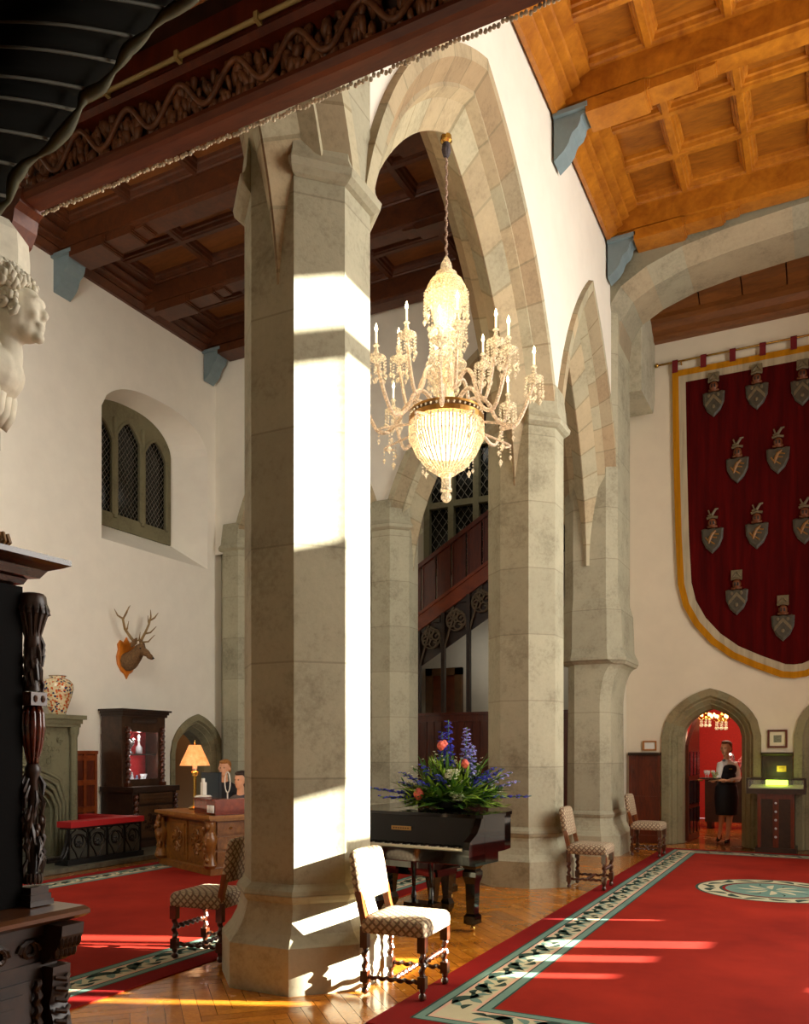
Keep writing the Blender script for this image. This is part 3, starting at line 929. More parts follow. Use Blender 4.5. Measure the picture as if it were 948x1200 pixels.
for a, b in cusp:   # roll moulding around each light
    pts = [(xg+.07,a,5.4)]+[(xg+.07,a+(b-a)*i/12, lighttop(min(max(a+(b-a)*i/12,a+.001),b-.001))) for i in range(13)]+[(xg+.07,b,5.4)]
    mb.tube(pts, .03, 6)
for y in [(cusp[0][1]+cusp[1][0])/2,(cusp[1][1]+cusp[2][0])/2]: mb.tube([(xg+.08,y,5.35),(xg+.08,y,7.0)], .035, 8)
mb.build('mullion', M['stone_mullion'], w1)
for a, b in cusp:
    mb = MB(); mb.poly([(xg,a-.02,5.4),(xg,b+.02,5.4),(xg,b+.02,7.05),(xg,a-.02,7.05)]); p = mb.build('pane', M['dark_glass'], w1)
    mb = MB(); leaded(mb, a, b, 5.4, 7.0, .085, .005, lambda q, z: (xg+.012,q,z)); mb.build('lead_lattice', M['lead'], w1)
# passage behind the small left door
mb = MB(); mb.box(XL-1.6,XL-1.5,10.6,12.6,0,2.6); mb.box(XL-1.6,XL-.45,10.5,10.6,0,2.6); mb.box(XL-1.6,XL-.45,12.6,12.7,0,2.6); mb.box(XL-1.6,XL-.45,10.5,12.7,2.5,2.6)
struct('wall_passage', mb, plain('brown_wall', '#8a6238', .8))
ck = thing('bookcase', 'dark glazed cupboard with green and white items inside the small left archway', 'cupboard', (XL-.75,11.22,0))
mb = MB(); mb.box(-.2,-.17,-.22,.22,0,1.75); mb.box(-.2,.1,-.25,-.22,0,1.75); mb.box(-.2,.1,.22,.25,0,1.75); mb.box(-.2,.1,-.25,.25,1.7,1.78)
for z in (.85,1.3): mb.box(-.2,.09,-.22,.22,z,z+.02)
mb.box(-.2,.1,-.25,.25,0,.5); mb.build('carcass', M['wood_dark'], ck)
for y, z, h, c in ((-.1,1.323,.26,'#3f8a5a'),(.06,1.323,.2,'#5fae7c'),(-.08,.873,.2,'#b8b8a8'),(.1,.873,.3,'#c8c4b0')):
    mb = MB(); mb.box(-.1,.05,y-.06,y+.05,z,z+h)
    o = mb.build('storage_box', plain('box_'+c[1:], c, .5)); o.parent = None; o.location = (XL-.75,11.22,0)
    tag(o, {'#3f8a5a':'dark green box on the upper shelf of the cupboard in the left archway','#5fae7c':'light green box on the upper shelf of the cupboard in the left archway','#b8b8a8':'small pale grey box on the lower shelf of the cupboard in the left archway','#c8c4b0':'tall cream box on the lower shelf of the cupboard in the left archway'}[c], 'box')

# ------------------------------------------------------------------ red room behind the right door
mb = MB()
mb.poly([(-4.5,20,0),(3,20,0),(3,20,3.4),(-4.5,20,3.4)]); mb.poly([(-2.6,14.62,0),(-2.6,20,0),(-2.6,20,3.4),(-2.6,14.62,3.4)]); mb.poly([(3,14.62,0),(3,20,0),(3,20,3.4),(3,14.62,3.4)])
mb.poly([(-.2,14.62,0),(-.2,17.4,0),(-.2,17.4,3.4),(-.2,14.62,3.4)])
struct('wall_red_room', mb, M['red_wall'])
mb = MB(); mb.poly([(-4.5,14.6,3.4),(3,14.6,3.4),(3,20,3.4),(-4.5,20,3.4)])
for cx, h, za in DOORS: pass
struct('ceiling', mb, M['white_paint'])
mb = MB(); wall_door_holes(mb, -2.98, XR, 14.61, 9.3, DOORS); struct('wall_back', mb, M['white_wall2'])
mb = MB(); mb.poly([(.3-.5,14.55,0),(.3+.5,14.55,0),(.3+.5,14.55,2.3),(.3-.5,14.55,2.3)]); o = mb.build('door_2', M['wood_dark']); o['kind'] = 'structure'
# red room details
mb = MB(); mb.box(-2.58,-2.5,16.4,17.3,0,2.1); mb.box(-2.6,-2.48,16.3,16.4,0,2.2); mb.box(-2.6,-2.48,17.3,17.4,0,2.2); mb.box(-2.6,-2.48,16.3,17.4,2.1,2.2)
o = mb.build('door_4', M['white_paint']); o['kind'] = 'structure'
pf = thing('picture_frame', 'gilt framed dark picture on the red wall of the room beyond the doorway', 'picture', (-.75,19.97,2.35))
mb = MB()
for a in ((-.45,.45,-.35,-.28),(-.45,.45,.28,.35)): mb.box(a[0],a[1],-.05,0,a[2],a[3])
for a in (-.45,.38): mb.box(a,a+.07,-.05,0,-.35,.35)
mb.build('frame', M['gold_wood'], pf)
mb = MB(); mb.box(-.38,.38,-.02,0,-.28,.28); mb.build('canvas', plain('dark_canvas', '#4a2a1a', .6, nz=.5, nscale=6), pf)
# door leaf folded back
dl = thing('door_leaf', 'dark panelled wooden door leaf standing open inside the right archway', 'door', (-2.09,14.58,0), math.radians(-4))
dl.name = 'open_door'
mb = MB()
def leafpoly(x0, x1): return [(0,0),(.86,0),(.86,2.02),(.80,2.10),(.5,1.95),(.2,1.75),(0,1.6)]
mb.prism_x([(y,z+.01) for y,z in leafpoly(0,1)], -.03, .03); mb.build('leaf_panel', M['wood_red'], dl)
mb = MB()
for y0 in (.08,.35,.62):
    for z0, z1 in ((.12,.55),(.62,1.02),(1.1,1.5)):
        mb.box(.03,.045,y0,y0+.20,z0,z1)
mb.build('raised_panels', plain('glossy_dark_panel', '#241a22', .12, spec=.8), dl)
mb = MB(); mb.tube([(.04,.82,1.0),(.09,.82,1.0),(.09,.74,1.0)], .012, 8); mb.build('handle', M['brass'], dl)
area('red_room_light', (-1.2,17.5,3.3), (0,0,0), 2, 2, 110, (1,.75,.55))
area('stair_hall_light', (-6.0,14.8,7.8), (0,0,0), 3, 1.2, 22, (1,.93,.8))
area('stair_hall_low', (-5.5,14.9,3.4), (math.radians(70),0,0), 2, 1, 3.5, (1,.95,.88))
point('passage_light', (XL-.9,11.7,2.2), 8, (1,.8,.55), .1)

# ------------------------------------------------------------------ gallery over the camera
gb = thing('gallery_beam', 'long carved dark wooden beam with vine frieze crossing the top left corner', 'beam', (0,0,0))
GY = 2.40
mb = MB()
mb.prism_x([(GY,3.835),(GY+.012,3.815),(GY+.03,3.81),(GY+.085,3.805),(GY+.10,3.82),(GY+.10,3.86),(GY+.06,3.86),(GY,3.85)], -3.0, XR)
mb.prism_y([(-3.42,3.66),(-3.14,3.66),(-3.09,3.69),(-3.06,3.74),(-3.05,3.79),(-3.02,3.81),(-3.0,3.86),(-3.42,3.86)], GY, GY+.12)
mb.build('lower_moulding', wood('lit_red_oak', '#4a1c0a', '#763a16', .5, sc=(.5,3,3), scale=4), gb)
mb = MB(); mb.prism_x([(GY+.05,3.85),(GY+.10,3.85),(GY+.10,4.3),(GY+.05,4.3)], -3.0, XR); mb.build('core', M['wood_dark'], gb)
mb = MB(); mb.prism_x([(GY-.01,4.005),(GY+.06,4.0),(GY+.06,4.03),(GY-.02,4.03)], -3.0, XR); mb.prism_x([(GY-.02,4.03),(GY+.06,4.03),(GY+.06,4.2),(GY+.02,4.2),(GY-.0,4.06)], -3.0, XR)
mb.build('upper_moulding', M['wood_red'], gb)
M['wood_carve'] = wood('carved_brown_oak', '#3a1e0e', '#8a5632', .5, scale=9)
mb = MB(); rnd = random.Random(3)
x = -3.0
while x < 2.6:
    ph = (x+3)/.26*2*PI; zc = 3.925
    for k in range(3):
        t = rnd.uniform(-1,1); a = rnd.uniform(-.6,.6)+PI/2; L = rnd.uniform(.05,.1); w_ = rnd.uniform(.009,.018)
        cx, cz = x+rnd.uniform(-.02,.02), 3.925+t*.07
        # curved leaf ridge
        pts = [(cx+L*(q-.5)*cos(a)+.02*sin(PI*q), GY+.045-.03*sin(PI*q), min(4.0,max(3.85,cz+L*(q-.5)*sin(a)))) for q in (0,.25,.5,.75,1)]
        mb.tube(pts, w_, 5, rr=[.004,w_,w_*1.1,w_*.8,.003])
    x += .022
mb.build('leaf_frieze', M['wood_carve'], gb, True)
mb = MB(); pts = []
for i in range(760):
    x = -3.0+5.6*i/759; pts.append((x, GY+.0, 3.925+.055*sin((x+3)/.26*2*PI)))
mb.tube(pts, .011, 7); mb.build('vine_stem', M['wood_carve'], gb, True)
mb = MB(); x = -3.0; rnd = random.Random(4)
while x < 2.6:    # carved bead crest along the far lower edge
    mb.sphere(x, GY+.103+rnd.uniform(-.004,.004), 3.81+rnd.uniform(-.006,.004), 0.008, .007, .009, 6, 4); x += .015
mb.build('bead_crest', plain('lit_bead', '#cdc0a4', .5, nz=.5, nscale=40), gb)  # pale colour stands in for light caught on the beads
cd = thing('cable_conduit', 'thin cream cable conduit clipped along the top of the carved beam', 'conduit', (0,0,0))
mb = MB(); mb.tube([(-3.0,GY-.03,4.055),(2.6,GY-.03,4.055)], .009, 8); mb.build('pipe', M['conduit'], cd, True)
for i in range(15):
    mb = MB(); xx = -2.85+.36*i; mb.box(xx-.008,xx+.008,GY-.045,GY-.015,4.04,4.07); mb.build('clip', M['conduit'], cd)
mb = MB(); mb.box(-3.42, XR, YN, GY+.05, 4.42, 4.55)
struct('ceiling_gallery', mb, wood('dark_red_boards', '#2a0805', '#541208', .5, sc=(1,.4,1), scale=4))
for i in range(10):
    mb = MB(); xx = -2.9+.55*i
    mb.box(xx-.05,xx+.05,YN,GY,4.30,4.42)
    mb.prism_x([(GY-.30,4.3),(GY-.06,4.3),(GY-.06,4.14),(GY-.1,4.16),(GY-.2,4.26)], xx-.05, xx+.05)
    struct('ceiling_joist', mb, M['wood_red'])
mb = MB(); mb.box(-3.95,-3.46,1.9,2.62,0,3.83); struct('wall_pier', mb, M['stone_plain'])

# carved stone head corbel (face looks along the image's right)
def local(x, y, z): return (x, y, z)
hd = thing('stone_head_corbel', 'pale carved stone head in profile with curly hair carrying the beam end', 'sculpture', (-2.93,2.30,3.27), YAW); hd.scale = (1.2,1.2,1.2)
rnd = random.Random(5)
E = [(0,0,0,.085,.075,.105),(.052,0,.005,.048,.055,.075),(.045,0,-.065,.045,.045,.035),(.085,0,-.085,.020,.022,.018),   # skull, face, jaw, chin
     (.102,0,-.012,.018,.014,.020,.5),(.092,0,.012,.014,.012,.024),(.094,0,-.045,.014,.022,.008),(.092,0,-.058,.013,.02,.008),
     (.078,-.028,-.018,.02,.016,.02),(.078,.028,-.018,.02,.016,.02),(.086,0,.035,.018,.04,.012),
     (-.02,0,-.14,.05,.05,.09),(-.09,0,-.2,.12,.12,.10)]
blob('face', E, .006, M['white_stone'], hd, 3)
mb = MB()
for k in range(150):   # curls
    a = rnd.uniform(-1.45,1.45); b = rnd.uniform(-.5,1.5)
    r = .10; cx, cy, cz = r*cos(b)*cos(a)*.9-.015, r*.9*sin(a), .02+.105*sin(b)
    if cx > .035 and cz < .075: continue
    q = rnd.uniform(.016,.026)
    pts = [(cx+q*(1-t*.7)*cos(7*t+k), cy+q*.5*sin(7*t*.5+k), cz+q*(1-t*.7)*sin(7*t+k)) for t in [i/8 for i in range(9)]]
    mb.tube(pts, .009, 6)
for k in range(14):   # long strands sweeping back and down
    y = -.09+.013*k
    pts = [(.03-.02*abs(k-7)/7, y*.8, .10),(-.05,y,.06),(-.08+.01*sin(k),y*1.1,-.04),(-.05+.02*sin(k*2),y*1.1,-.13),(-.10,y,-.20)]
    mb.tube(pts, .016, 6, rr=[.008,.018,.02,.018,.01])
mb.build('hair', M['white_stone'], hd, True)
mb = MB()
for yy in (-.06,-.02,.02,.06):
    pts = [(-.10+(.075-.0065*t)*cos(t*.55-1.2), yy, -.27+(.10-.009*t)*sin(t*.55-1.2)) for t in range(11)]
    mb.tube(pts, .024, 7)
mb.sphere(-.12,0,-.26,.06,.08,.12); mb.sphere(-.12,0,-.14,.05,.07,.1)
mb.build('scroll', M['white_stone'], hd, True)
mb = MB()
sec = lambda e, z: [(-.34,-.09,z),(e-.05,-.09,z),(e,-.03,z),(e,.06,z),(e-.05,.12,z),(-.34,.12,z)]
mb.rings([sec(.00,.105),sec(.03,.15),sec(.03,.20),sec(.025,.26),sec(-.0,.295),sec(-.03,.305)])
mb.box(-.47,-.10,-.1,.12,-.42,.20)
mb.build('abacus', M['white_stone'], hd)

# big ribbed leaf hanging into the top left corner
lf = thing('ribbed_leaf', 'huge dark ribbed leaf with pale curled edge hanging in the top left corner', 'leaf', (0,0,0))
def wp(u, v, d):
    R = (u-474)/F*d; z = 1.5+(HY-v)/F*d
    return Vector((R*cos(YAW)-d*sin(YAW), R*sin(YAW)+d*cos(YAW), z))
rim = [(260,-30),(222,0),(190,20),(170,42),(150,58),(138,78),(120,102),(98,114),(92,130),(78,152),(58,174),(30,192),(16,210),(10,236),(-8,250),(-30,262)]
def interp(k):
    i = min(int(k), len(rim)-2); t = k-i
    return (rim[i][0]*(1-t)+rim[i+1][0]*t, rim[i][1]*(1-t)+rim[i+1][1]*t)
mb = MB(); rs = []
NR = 90
for k in range(NR+1):
    u, v = interp(k/NR*(len(rim)-1)); row = []
    wv = .004*sin(k*2*PI/10)
    for j in range(13):
        t = j/12
        uu = u - 330*t; vv = v - 40*sin(PI*t*.7)+60*t*t - 10*t
        dd = 1.25 - .16*sin(PI*min(1,t*1.1)) + (wv*min(1,t*5))*(1-t*.5) + (.03*(1-t*8) if t < .12 else 0)
        row.append(tuple(wp(uu, vv, dd)))
    rs.append(row)
mb.rings(rs, False, False, closed=False)
mb.build('blade', plain('dark_leaf', '#080703', .9, spec=.05, nz=.3, nscale=9), lf, True)
mb = MB(); pts = [tuple(wp(*interp(k/60*(len(rim)-1)), 1.24)) for k in range(61)]
mb.tube(pts, .004, 6, rr=[.003+.006*abs(sin(k*.30)) for k in range(61)])
mb.build('curled_edge', plain('leaf_edge', '#57553a', .8, nz=.3, nscale=20), lf, True)
for k in range(1, 9):
    mb = MB(); pts = []
    u, v = interp(k*1.6)
    for j in range(12):
        t = j/11; uu = u-3-300*t; tt = (u-uu)/330; pts.append(tuple(wp(uu, v - 40*sin(PI*tt*.7)+60*tt*tt - 10*tt + 6*sin(PI*t), 1.238 - .16*sin(PI*min(1,tt*1.1)) + (.03*(1-tt*8) if tt < .12 else 0))))
    mb.tube(pts, .004, 5, rr=[.0028*(1-q/13) for q in range(12)]); mb.build('rib', plain('leaf_rib', '#2c2814', .8), lf, True)

mb = MB(); a_ = wp(-60,80,1.1); mb.tube([tuple(a_), tuple(a_+Vector((-.35,-.2,-.3))), (-1.5,.30,1.0), (-1.45,.28,0)], .02, 8); mb.build('stalk', plain('leaf_stalk', '#2c3014', .7), lf, True)
# ------------------------------------------------------------------ upholstery
def fabric():
    n = NT('lattice_upholstery'); v = n.coord(); o = n.sep(v)
    nm = n.node('ShaderNodeTexCoord').outputs['Normal']; sd = n.math('GREATER_THAN', n.math('ABSOLUTE', n.sep(nm)[1]), .6)
    xs_ = n.math('MULTIPLY', o[0], sd)
    a = n.math('MULTIPLY', n.math('ADD', o[1], xs_), 18.0); b = n.math('MULTIPLY', n.math('ADD', n.math('SUBTRACT', o[0], xs_), o[2]), 18.0)
    u = n.math('FRACT', n.math('ADD', a, b)); w = n.math('FRACT', n.math('SUBTRACT', a, b))
    l1 = n.math('MAXIMUM', n.math('LESS_THAN', u, .22), n.math('LESS_THAN', w, .22))
    l2 = n.math('MAXIMUM', n.math('LESS_THAN', n.math('ABSOLUTE', n.math('SUBTRACT', u, .28)), .06), n.math('LESS_THAN', n.math('ABSOLUTE', n.math('SUBTRACT', w, .28)), .06))
    f = n.noise(v, 90, 3)
    c = n.mix(l2, '#b8a682', '#7c3c26'); c = n.mix(l1, c, '#57431f')
    c = n.mix(n.math('MULTIPLY', f, .25), c, '#e6dcc8')
    n.base(c); n.set(Roughness=.9); n.bump(f, .3, .004); return n.m
M['fabric'] = fabric()
M['chair_wood'] = wood('chair_walnut', '#2a1006', '#5a2a10', .28, sc=(3,3,.7), scale=6, coat=.4)
M['chair_wood2'] = wood('chair_post_oak', '#5a2a0e', '#8f4e1e', .3, sc=(3,3,.7), scale=6, coat=.3)

def cushion(mb, x0, x1, y0, y1, z0, z1, r=.03, crown=.015):
    n = 10
    def ring(ins, z): 
        pts = []
        X0, X1, Y0, Y1 = x0+ins, x1-ins, y0+ins, y1-ins
        for cx, cy, a0 in ((X1-r,Y1-r,0),(X0+r,Y1-r,PI/2),(X0+r,Y0+r,PI),(X1-r,Y0+r,1.5*PI)):
            for k in range(4):
                a = a0+PI/2*k/3; pts.append((cx+r*cos(a), cy+r*sin(a), z))
        return pts
    h = z1-z0
    mb.rings([ring(.012,z0),ring(.002,z0+.008),ring(0,z0+h*.5),ring(.004,z0+h*.8),ring(.02,z1),ring(.06,z1+crown*.7),ring(.12,z1+crown)])
def make_chair(label):
    """back at x=-.21, facing +x"""
    t = thing('side_chair', label, 'chair')
    mb = MB(); cushion(mb, -.215, .225, -.225, .225, .395, .50); mb.build('seat', M['fabric'], t, 50)
    # backrest: slightly raked padded panel with rounded top
    mb = MB(); rs = []
    for dz, hw, th in ((.60,.195,.028),(.606,.205,.033),(.66,.212,.036),(.80,.212,.036),(.88,.206,.034),(.905,.195,.030),(.918,.17,.022),(.924,.13,.01)):
        xo = -.205-(dz-.45)*.16
        ring = []
        for k in range(16):
            a = 2*PI*k/16; cx, cy = cos(a), sin(a)
            sx = (abs(cx)**.4)*(1 if cx > 0 else -1)*th; sy = (abs(cy)**.35)*(1 if cy > 0 else -1)*hw
            ring.append((xo+sx, sy, dz))
        rs.append(ring)
    mb.rings(rs); mb.build('backrest', M['fabric'], t, 60)
    for s in (-1, 1):
        mb = MB(); y = s*.195
        mb.box(.165,.215,y-.025,y+.025,.30,.40); mb.twist((.19,y,.145),(.19,y,.305),.019,.075); mb.box(.166,.214,y-.024,y+.024,.075,.15)
        mb.lathe([(.012,0),(.024,.012),(.024,.03),(.014,.045),(.02,.06),(.02,.08)], 10, .19, y); mb.build('leg', M['chair_wood'], t, 40)
        mb = MB()
        mb.box(-.215,-.167,y-.024,y+.024,.30,.44); mb.twist((-.19,y,.145),(-.19,y,.305),.019,.075); mb.box(-.214,-.166,y-.024,y+.024,.075,.15)
        mb.lathe([(.012,0),(.024,.012),(.024,.03),(.014,.045),(.02,.06),(.02,.08)], 10, -.19, y); mb.build('leg', M['chair_wood'], t, 40)
        mb = MB(); p = [(-.19,.44),(-.20,.50),(-.215,.56),(-.232,.66)]
        mb.rings([[(x-.02,y-.018,z),(x+.02,y-.018,z),(x+.02,y+.018,z),(x-.02,y+.018,z)] for x, z in p]); mb.build('back_post', M['chair_wood2'], t)
        mb = MB(); mb.twist((-.17,y,.11),(.17,y,.11),.015,.06); mb.build('stretcher', M['chair_wood'], t, 40)
    mb = MB(); mb.twist((0,-.19,.11),(0,.19,.11),.015,.06); mb.build('stretcher', M['chair_wood'], t, 40)
    mb = MB(); mb.twist((.19,-.17,.235),(.19,.17,.235),.017,.06); mb.build('stretcher', M['chair_wood'], t, 40)
    t.scale = (1,1,.95)
    return t
ch = make_chair('carved side chair in bright sun against the sunlit base of the nearest column')
ch.location = (-2.365,4.70,.0106); ch.rotation_euler = (0,0,math.radians(4)); ch['group'] = 'upholstered twist-leg side chairs'
dup(ch, (-4.04,4.86,.0106), PI+.12, 'shadowed side chair facing left on the left carpet behind the nearest column base')
dup(ch, (-2.33,9.16,.012), .03, 'side chair standing beside the base of the second column behind the piano')
dup(ch, (-2.30,12.35,.012), .0, 'farthest side chair standing by the stone pier next to the wood panelling')

# ------------------------------------------------------------------ grand piano
pn = thing('grand_piano', 'black lacquered grand piano with closed lid between the two columns', 'piano', (-2.52,6.14,0), math.radians(-6))
def outline(g=0):
    # local: x from -1.5 (bass) to 0 (treble), y from 0 (front) to 1.85 (tail)
    p = [(-1.5-g,0-g),(0+g,0-g),(0+g,.62),(-.03+g,.80),(-.12+g,1.0),(-.28+g,1.2),(-.45+g,1.38),(-.58+g,1.55),(-.68+g,1.72),(-.82+g,1.84+g),(-1.05,1.90+g),(-1.30,1.88+g),(-1.45-g,1.78+g),(-1.5-g,1.6)]
    return p
mb = MB(); c_ = outline(); 
c_[0] = (-1.5,.24); c_[1] = (0,.24)
mb.prism(c_, .66, .955); mb.build('case', M['black_gloss'], pn)
for x0, x1 in ((-1.5,-1.44),(-.06,0)):
    mb = MB(); mb.prism_x([(-.02,.60),(.26,.60),(.26,.955),(.20,.955),(.17,.90),(.12,.84),(.04,.80),(0,.78),(-.02,.72)], x0, x1); mb.build('cheek', M['black_gloss'], pn)
mb = MB(); mb.prism([(x,y) for x, y in outline(.012)][:1] and [(-1.512,.20),(.012,.20)]+outline(.012)[2:], .957, .985); mb.build('lid', M['black_gloss'], pn)
mb = MB(); mb.box(-1.5,0,-.02,.26,.60,.665); mb.box(-1.44,-.06,-.02,.01,.665,.705); mb.box(-1.44,-.06,.2,.62,.56,.665); mb.build('keybed', M['black_gloss'], pn)
mb = MB(); mb.prism_x([(.15,.72),(.17,.72),(.235,.955),(.20,.955),(.18,.86)], -1.44, -.06); fb = mb.build('fallboard', M['black_gloss'], pn)
mb = MB(); mb.box(-.86,-.66,.148,.156,.80,.835); pl = mb.build('maker_plate', plain('tan_plate', '#a07a44', .4), fb); pl.location = (0,.018,.03)
mb = MB()
for k in range(7): mb.box(-.84+.024*k,-.826+.024*k,.1455,.149,.812,.824)
q = mb.build('plate_lettering', plain('plate_dark', '#4a3014', .5), fb); q.location = (0,.018,.03)
mb = MB()
for k in range(52): mb.box(-1.42+.0258*k,-1.3955+.0258*k,.012,.16,.70,.722)
mb.build('white_keys', plain('ivory', '#efe6cf', .3), pn)
mb = MB()
for k in range(51):
    if k % 7 in (2, 6): continue
    mb.box(-1.402+.0258*k,-1.388+.0258*k,.06,.16,.722,.734)
mb.build('black_keys', M['black_gloss'], pn)
for x, y in ((-.16,.34),(-1.34,.34),(-1.1,1.62)):
    mb = MB(); mb.rings([[(x+a*r,y+b*r,z) for a, b in ((-1,-1),(1,-1),(1,1),(-1,1))] for r, z in ((.035,.055),(.055,.07),(.055,.13),(.038,.15),(.045,.40),(.062,.46),(.062,.50),(.05,.52),(.08,.57),(.08,.60))])
    g = mb.build('leg', M['black_gloss'], pn)
    mb = MB(); mb.lathe([(.008,.06),(.02,.05),(.012,.045),(.022,.03),(.022,.012),(.01,0)], 10, x, y); mb.build('caster', M['brass'], g)
mb = MB()
for x in (-.84,-.66): mb.lathe([(.018,.16),(.026,.2),(.016,.3),(.022,.42),(.03,.55),(.03,.60)], 12, x, .50)
mb.box(-.90,-.60,.42,.58,.10,.165); mb.build('pedal_lyre', M['black_gloss'], pn)
for x in (-.81,-.75,-.69):
    mb = MB(); mb.tube([(x,.44,.12),(x,.34,.10),(x,.30,.085)], .011, 8); mb.build('pedal', M['brass'], pn)
# low glossy stool under the piano
bs = thing('piano_bench', 'low black lacquered piano bench pushed beneath the piano', 'bench', (-3.50,7.12,0), math.radians(-8))
mb = MB(); mb.box(-.42,.38,-.17,.17,.36,.41); mb.box(-.44,.40,-.19,.19,.41,.43); mb.build('seat', M['black_gloss'], bs)
for x, y in ((-.34,-.12),(.30,-.12),(-.34,.12),(.30,.12)):
    mb = MB(); mb.rings([[(x+a*r,y+b*r,z) for a, b in ((-1,-1),(1,-1),(1,1),(-1,1))] for r, z in ((.028,0),(.045,.04),(.05,.08),(.03,.13),(.04,.25),(.055,.36))]); mb.build('leg', M['black_gloss'], bs)

# ------------------------------------------------------------------ flowers on the piano
fl = thing('flower_arrangement', 'large arrangement of blue delphiniums, coral roses and green fern on the piano lid', 'flowers', (-3.02,6.92,.986))
green = [plain('leaf_green', '#4a7a24', .5, nz=.3, nscale=20), plain('leaf_bright', '#9cc044', .5, nz=.3, nscale=20), plain('leaf_deep', '#2c4f1c', .5)]
blue = plain('delphinium_blue', '#4a50d0', .6, nz=.25, nscale=30); blue2 = plain('delphinium_pale', '#a8a8f0', .6, nz=.2)
white = plain('white_blossom', '#e9ecd0', .6, nz=.1); coral = plain('coral_rose', '#e8705c', .5, nz=.2, nscale=30)
rnd = random.Random(11)
mb = MB(); mb.lathe([(.10,0),(.15,.02),(.16,.07),(.13,.09),(.02,.1)], 16); mb.build('bowl', M['black'], fl)
def dirv(az, el): return Vector((cos(az)*cos(el), sin(az)*cos(el), sin(el)))
def blade(mb, p0, d, L, W, droop=.3, n=5):
    d = Vector(d).normalized(); side = d.cross(Vector((0,0,1)))
    if side.length < .01: side = Vector((1,0,0))
    side.normalize(); side = (side + Vector((0,0,rnd.uniform(-.5,.5)))).normalized()
    rr = []
    for i in range(n+1):
        t = i/n; p = Vector(p0)+d*(L*t)+Vector((0,0,-droop*L*t*t)); p.z = max(p.z, .02); w = W*sin(PI*min(.98,t*.92+.06))*.5
        rr.append([tuple(p-side*w), tuple(p+Vector((0,0,.12*w))), tuple(p+side*w)])
    mb.rings(rr, False, False, closed=False)
    return rr[-1][1]
# foliage: long fronds with side leaflets
def elong(az):  # ellipse shape wider along image right
    return 1.0
RX = Vector((cos(YAW), sin(YAW), 0)); RYv = Vector((-sin(YAW), cos(YAW), 0))
def dd(a, el):   # a around, squashed along the viewing depth
    return RX*(cos(a)*cos(el)) + RYv*(sin(a)*cos(el)*.55) + Vector((0,0,sin(el)))
for gi, (m, cnt, L0, L1, W_) in enumerate(((green[0],170,.25,.55,.045),(green[1],150,.25,.50,.036),(green[2],60,.2,.40,.045))):
    mb = MB()
    for k in range(cnt):
        el = rnd.choice((rnd.uniform(.02,.5), rnd.uniform(.2,1.35))); a = rnd.uniform(0, 2*PI)
        d = dd(a, el); L = rnd.uniform(L0, L1)*(1.0 if el < .6 else .95)
        p0 = Vector((rnd.uniform(-.1,.1), rnd.uniform(-.08,.08), .06))+d*.03
        tip = blade(mb, p0, d, L, W_, droop=rnd.uniform(.05,.35) if el < .9 else .05)
        for q in range(7):
            t = .35+.09*q; p = p0+d*(L*t)+Vector((0,0,-.2*L*t*t))
            s = dd(a+rnd.choice((-1,1))*rnd.uniform(.5,1.2), el+rnd.uniform(-.4,.4)); blade(mb, p, s, rnd.uniform(.06,.13), .022, .2, 3)
    mb.build('foliage', m, fl, True)
def bloom(mb, p, r, petals=5):
    p = Vector(p); a0 = rnd.uniform(0, 6)
    for k in range(petals):
        a = a0+2*PI*k/petals; q = p+Vector((cos(a)*r, sin(a)*r, rnd.uniform(-.3,.6)*r))
        w = Vector((-sin(a), cos(a), .5))*r*.55
        mb.poly([p, p+(q-p)*.55+w, q, p+(q-p)*.55-w])
def spike(base, d, L, name, mm, r=.022, n=26):
    o = MB(); d = Vector(d).normalized()
    o.tube([base, Vector(base)+d*L], .004, 5); o.build('stem', green[0], fl)
    o = MB()
    for k in range(n):
        t = .4+.6*k/n; p = Vector(base)+d*(L*t); a = k*2.4; q = r*(1.25-t*.7)
        bloom(o, p+Vector((cos(a)*q*1.5, sin(a)*q*1.5, rnd.uniform(-.01,.01))), q*1.35)
    o.build(name, mm, fl)
IM = lambda r, dpt, z: RX*r+RYv*dpt+Vector((0,0,z))
for r, dp, z, L in ((-.02,0,.1,.70),(-.06,.05,.1,.60),(.10,.02,.1,.64),(.14,-.03,.08,.5)): spike(IM(r,dp,z), IM(r*.6,dp,.9), L, 'delphinium', blue if r < .1 else blue2, .026, 34)
for az, el, L, m_ in ((0,.05,.72,blue),(.1,.42,.60,blue2),(-.1,.55,.55,blue),(3.1,.14,.74,blue),(3.2,.5,.52,blue),(2.9,.32,.50,blue),(3.4,.05,.65,blue),(-.5,.6,.5,blue),(3.9,.7,.45,blue),(.3,.25,.66,blue2),(4.4,.5,.35,blue),(4.0,.35,.42,blue),(5.3,.4,.45,blue)):
    spike(IM(0,0,.08), dd(az, el), L, 'delphinium', m_, .024, 26)
mb = MB()
for k in range(150):
    a = rnd.uniform(0,2*PI); el = rnd.uniform(.1,1.3); d = dd(a, el); p = d*rnd.uniform(.30,.5); p.z *= .95; bloom(mb, p+Vector((0,0,.08)), .014)
mb.build('small_white_blossoms', white, fl)
for r, dp, z in ((.02,-.24,.14),(.05,-.25,.12),(-.02,-.23,.30),(.0,-.22,.33)):
    mb = MB()
    for k in range(30): bloom(mb, IM(r+rnd.uniform(-.05,.05),dp+rnd.uniform(-.02,.02),z+rnd.uniform(-.03,.03)), .016)
    mb.build('white_cluster', white, fl)
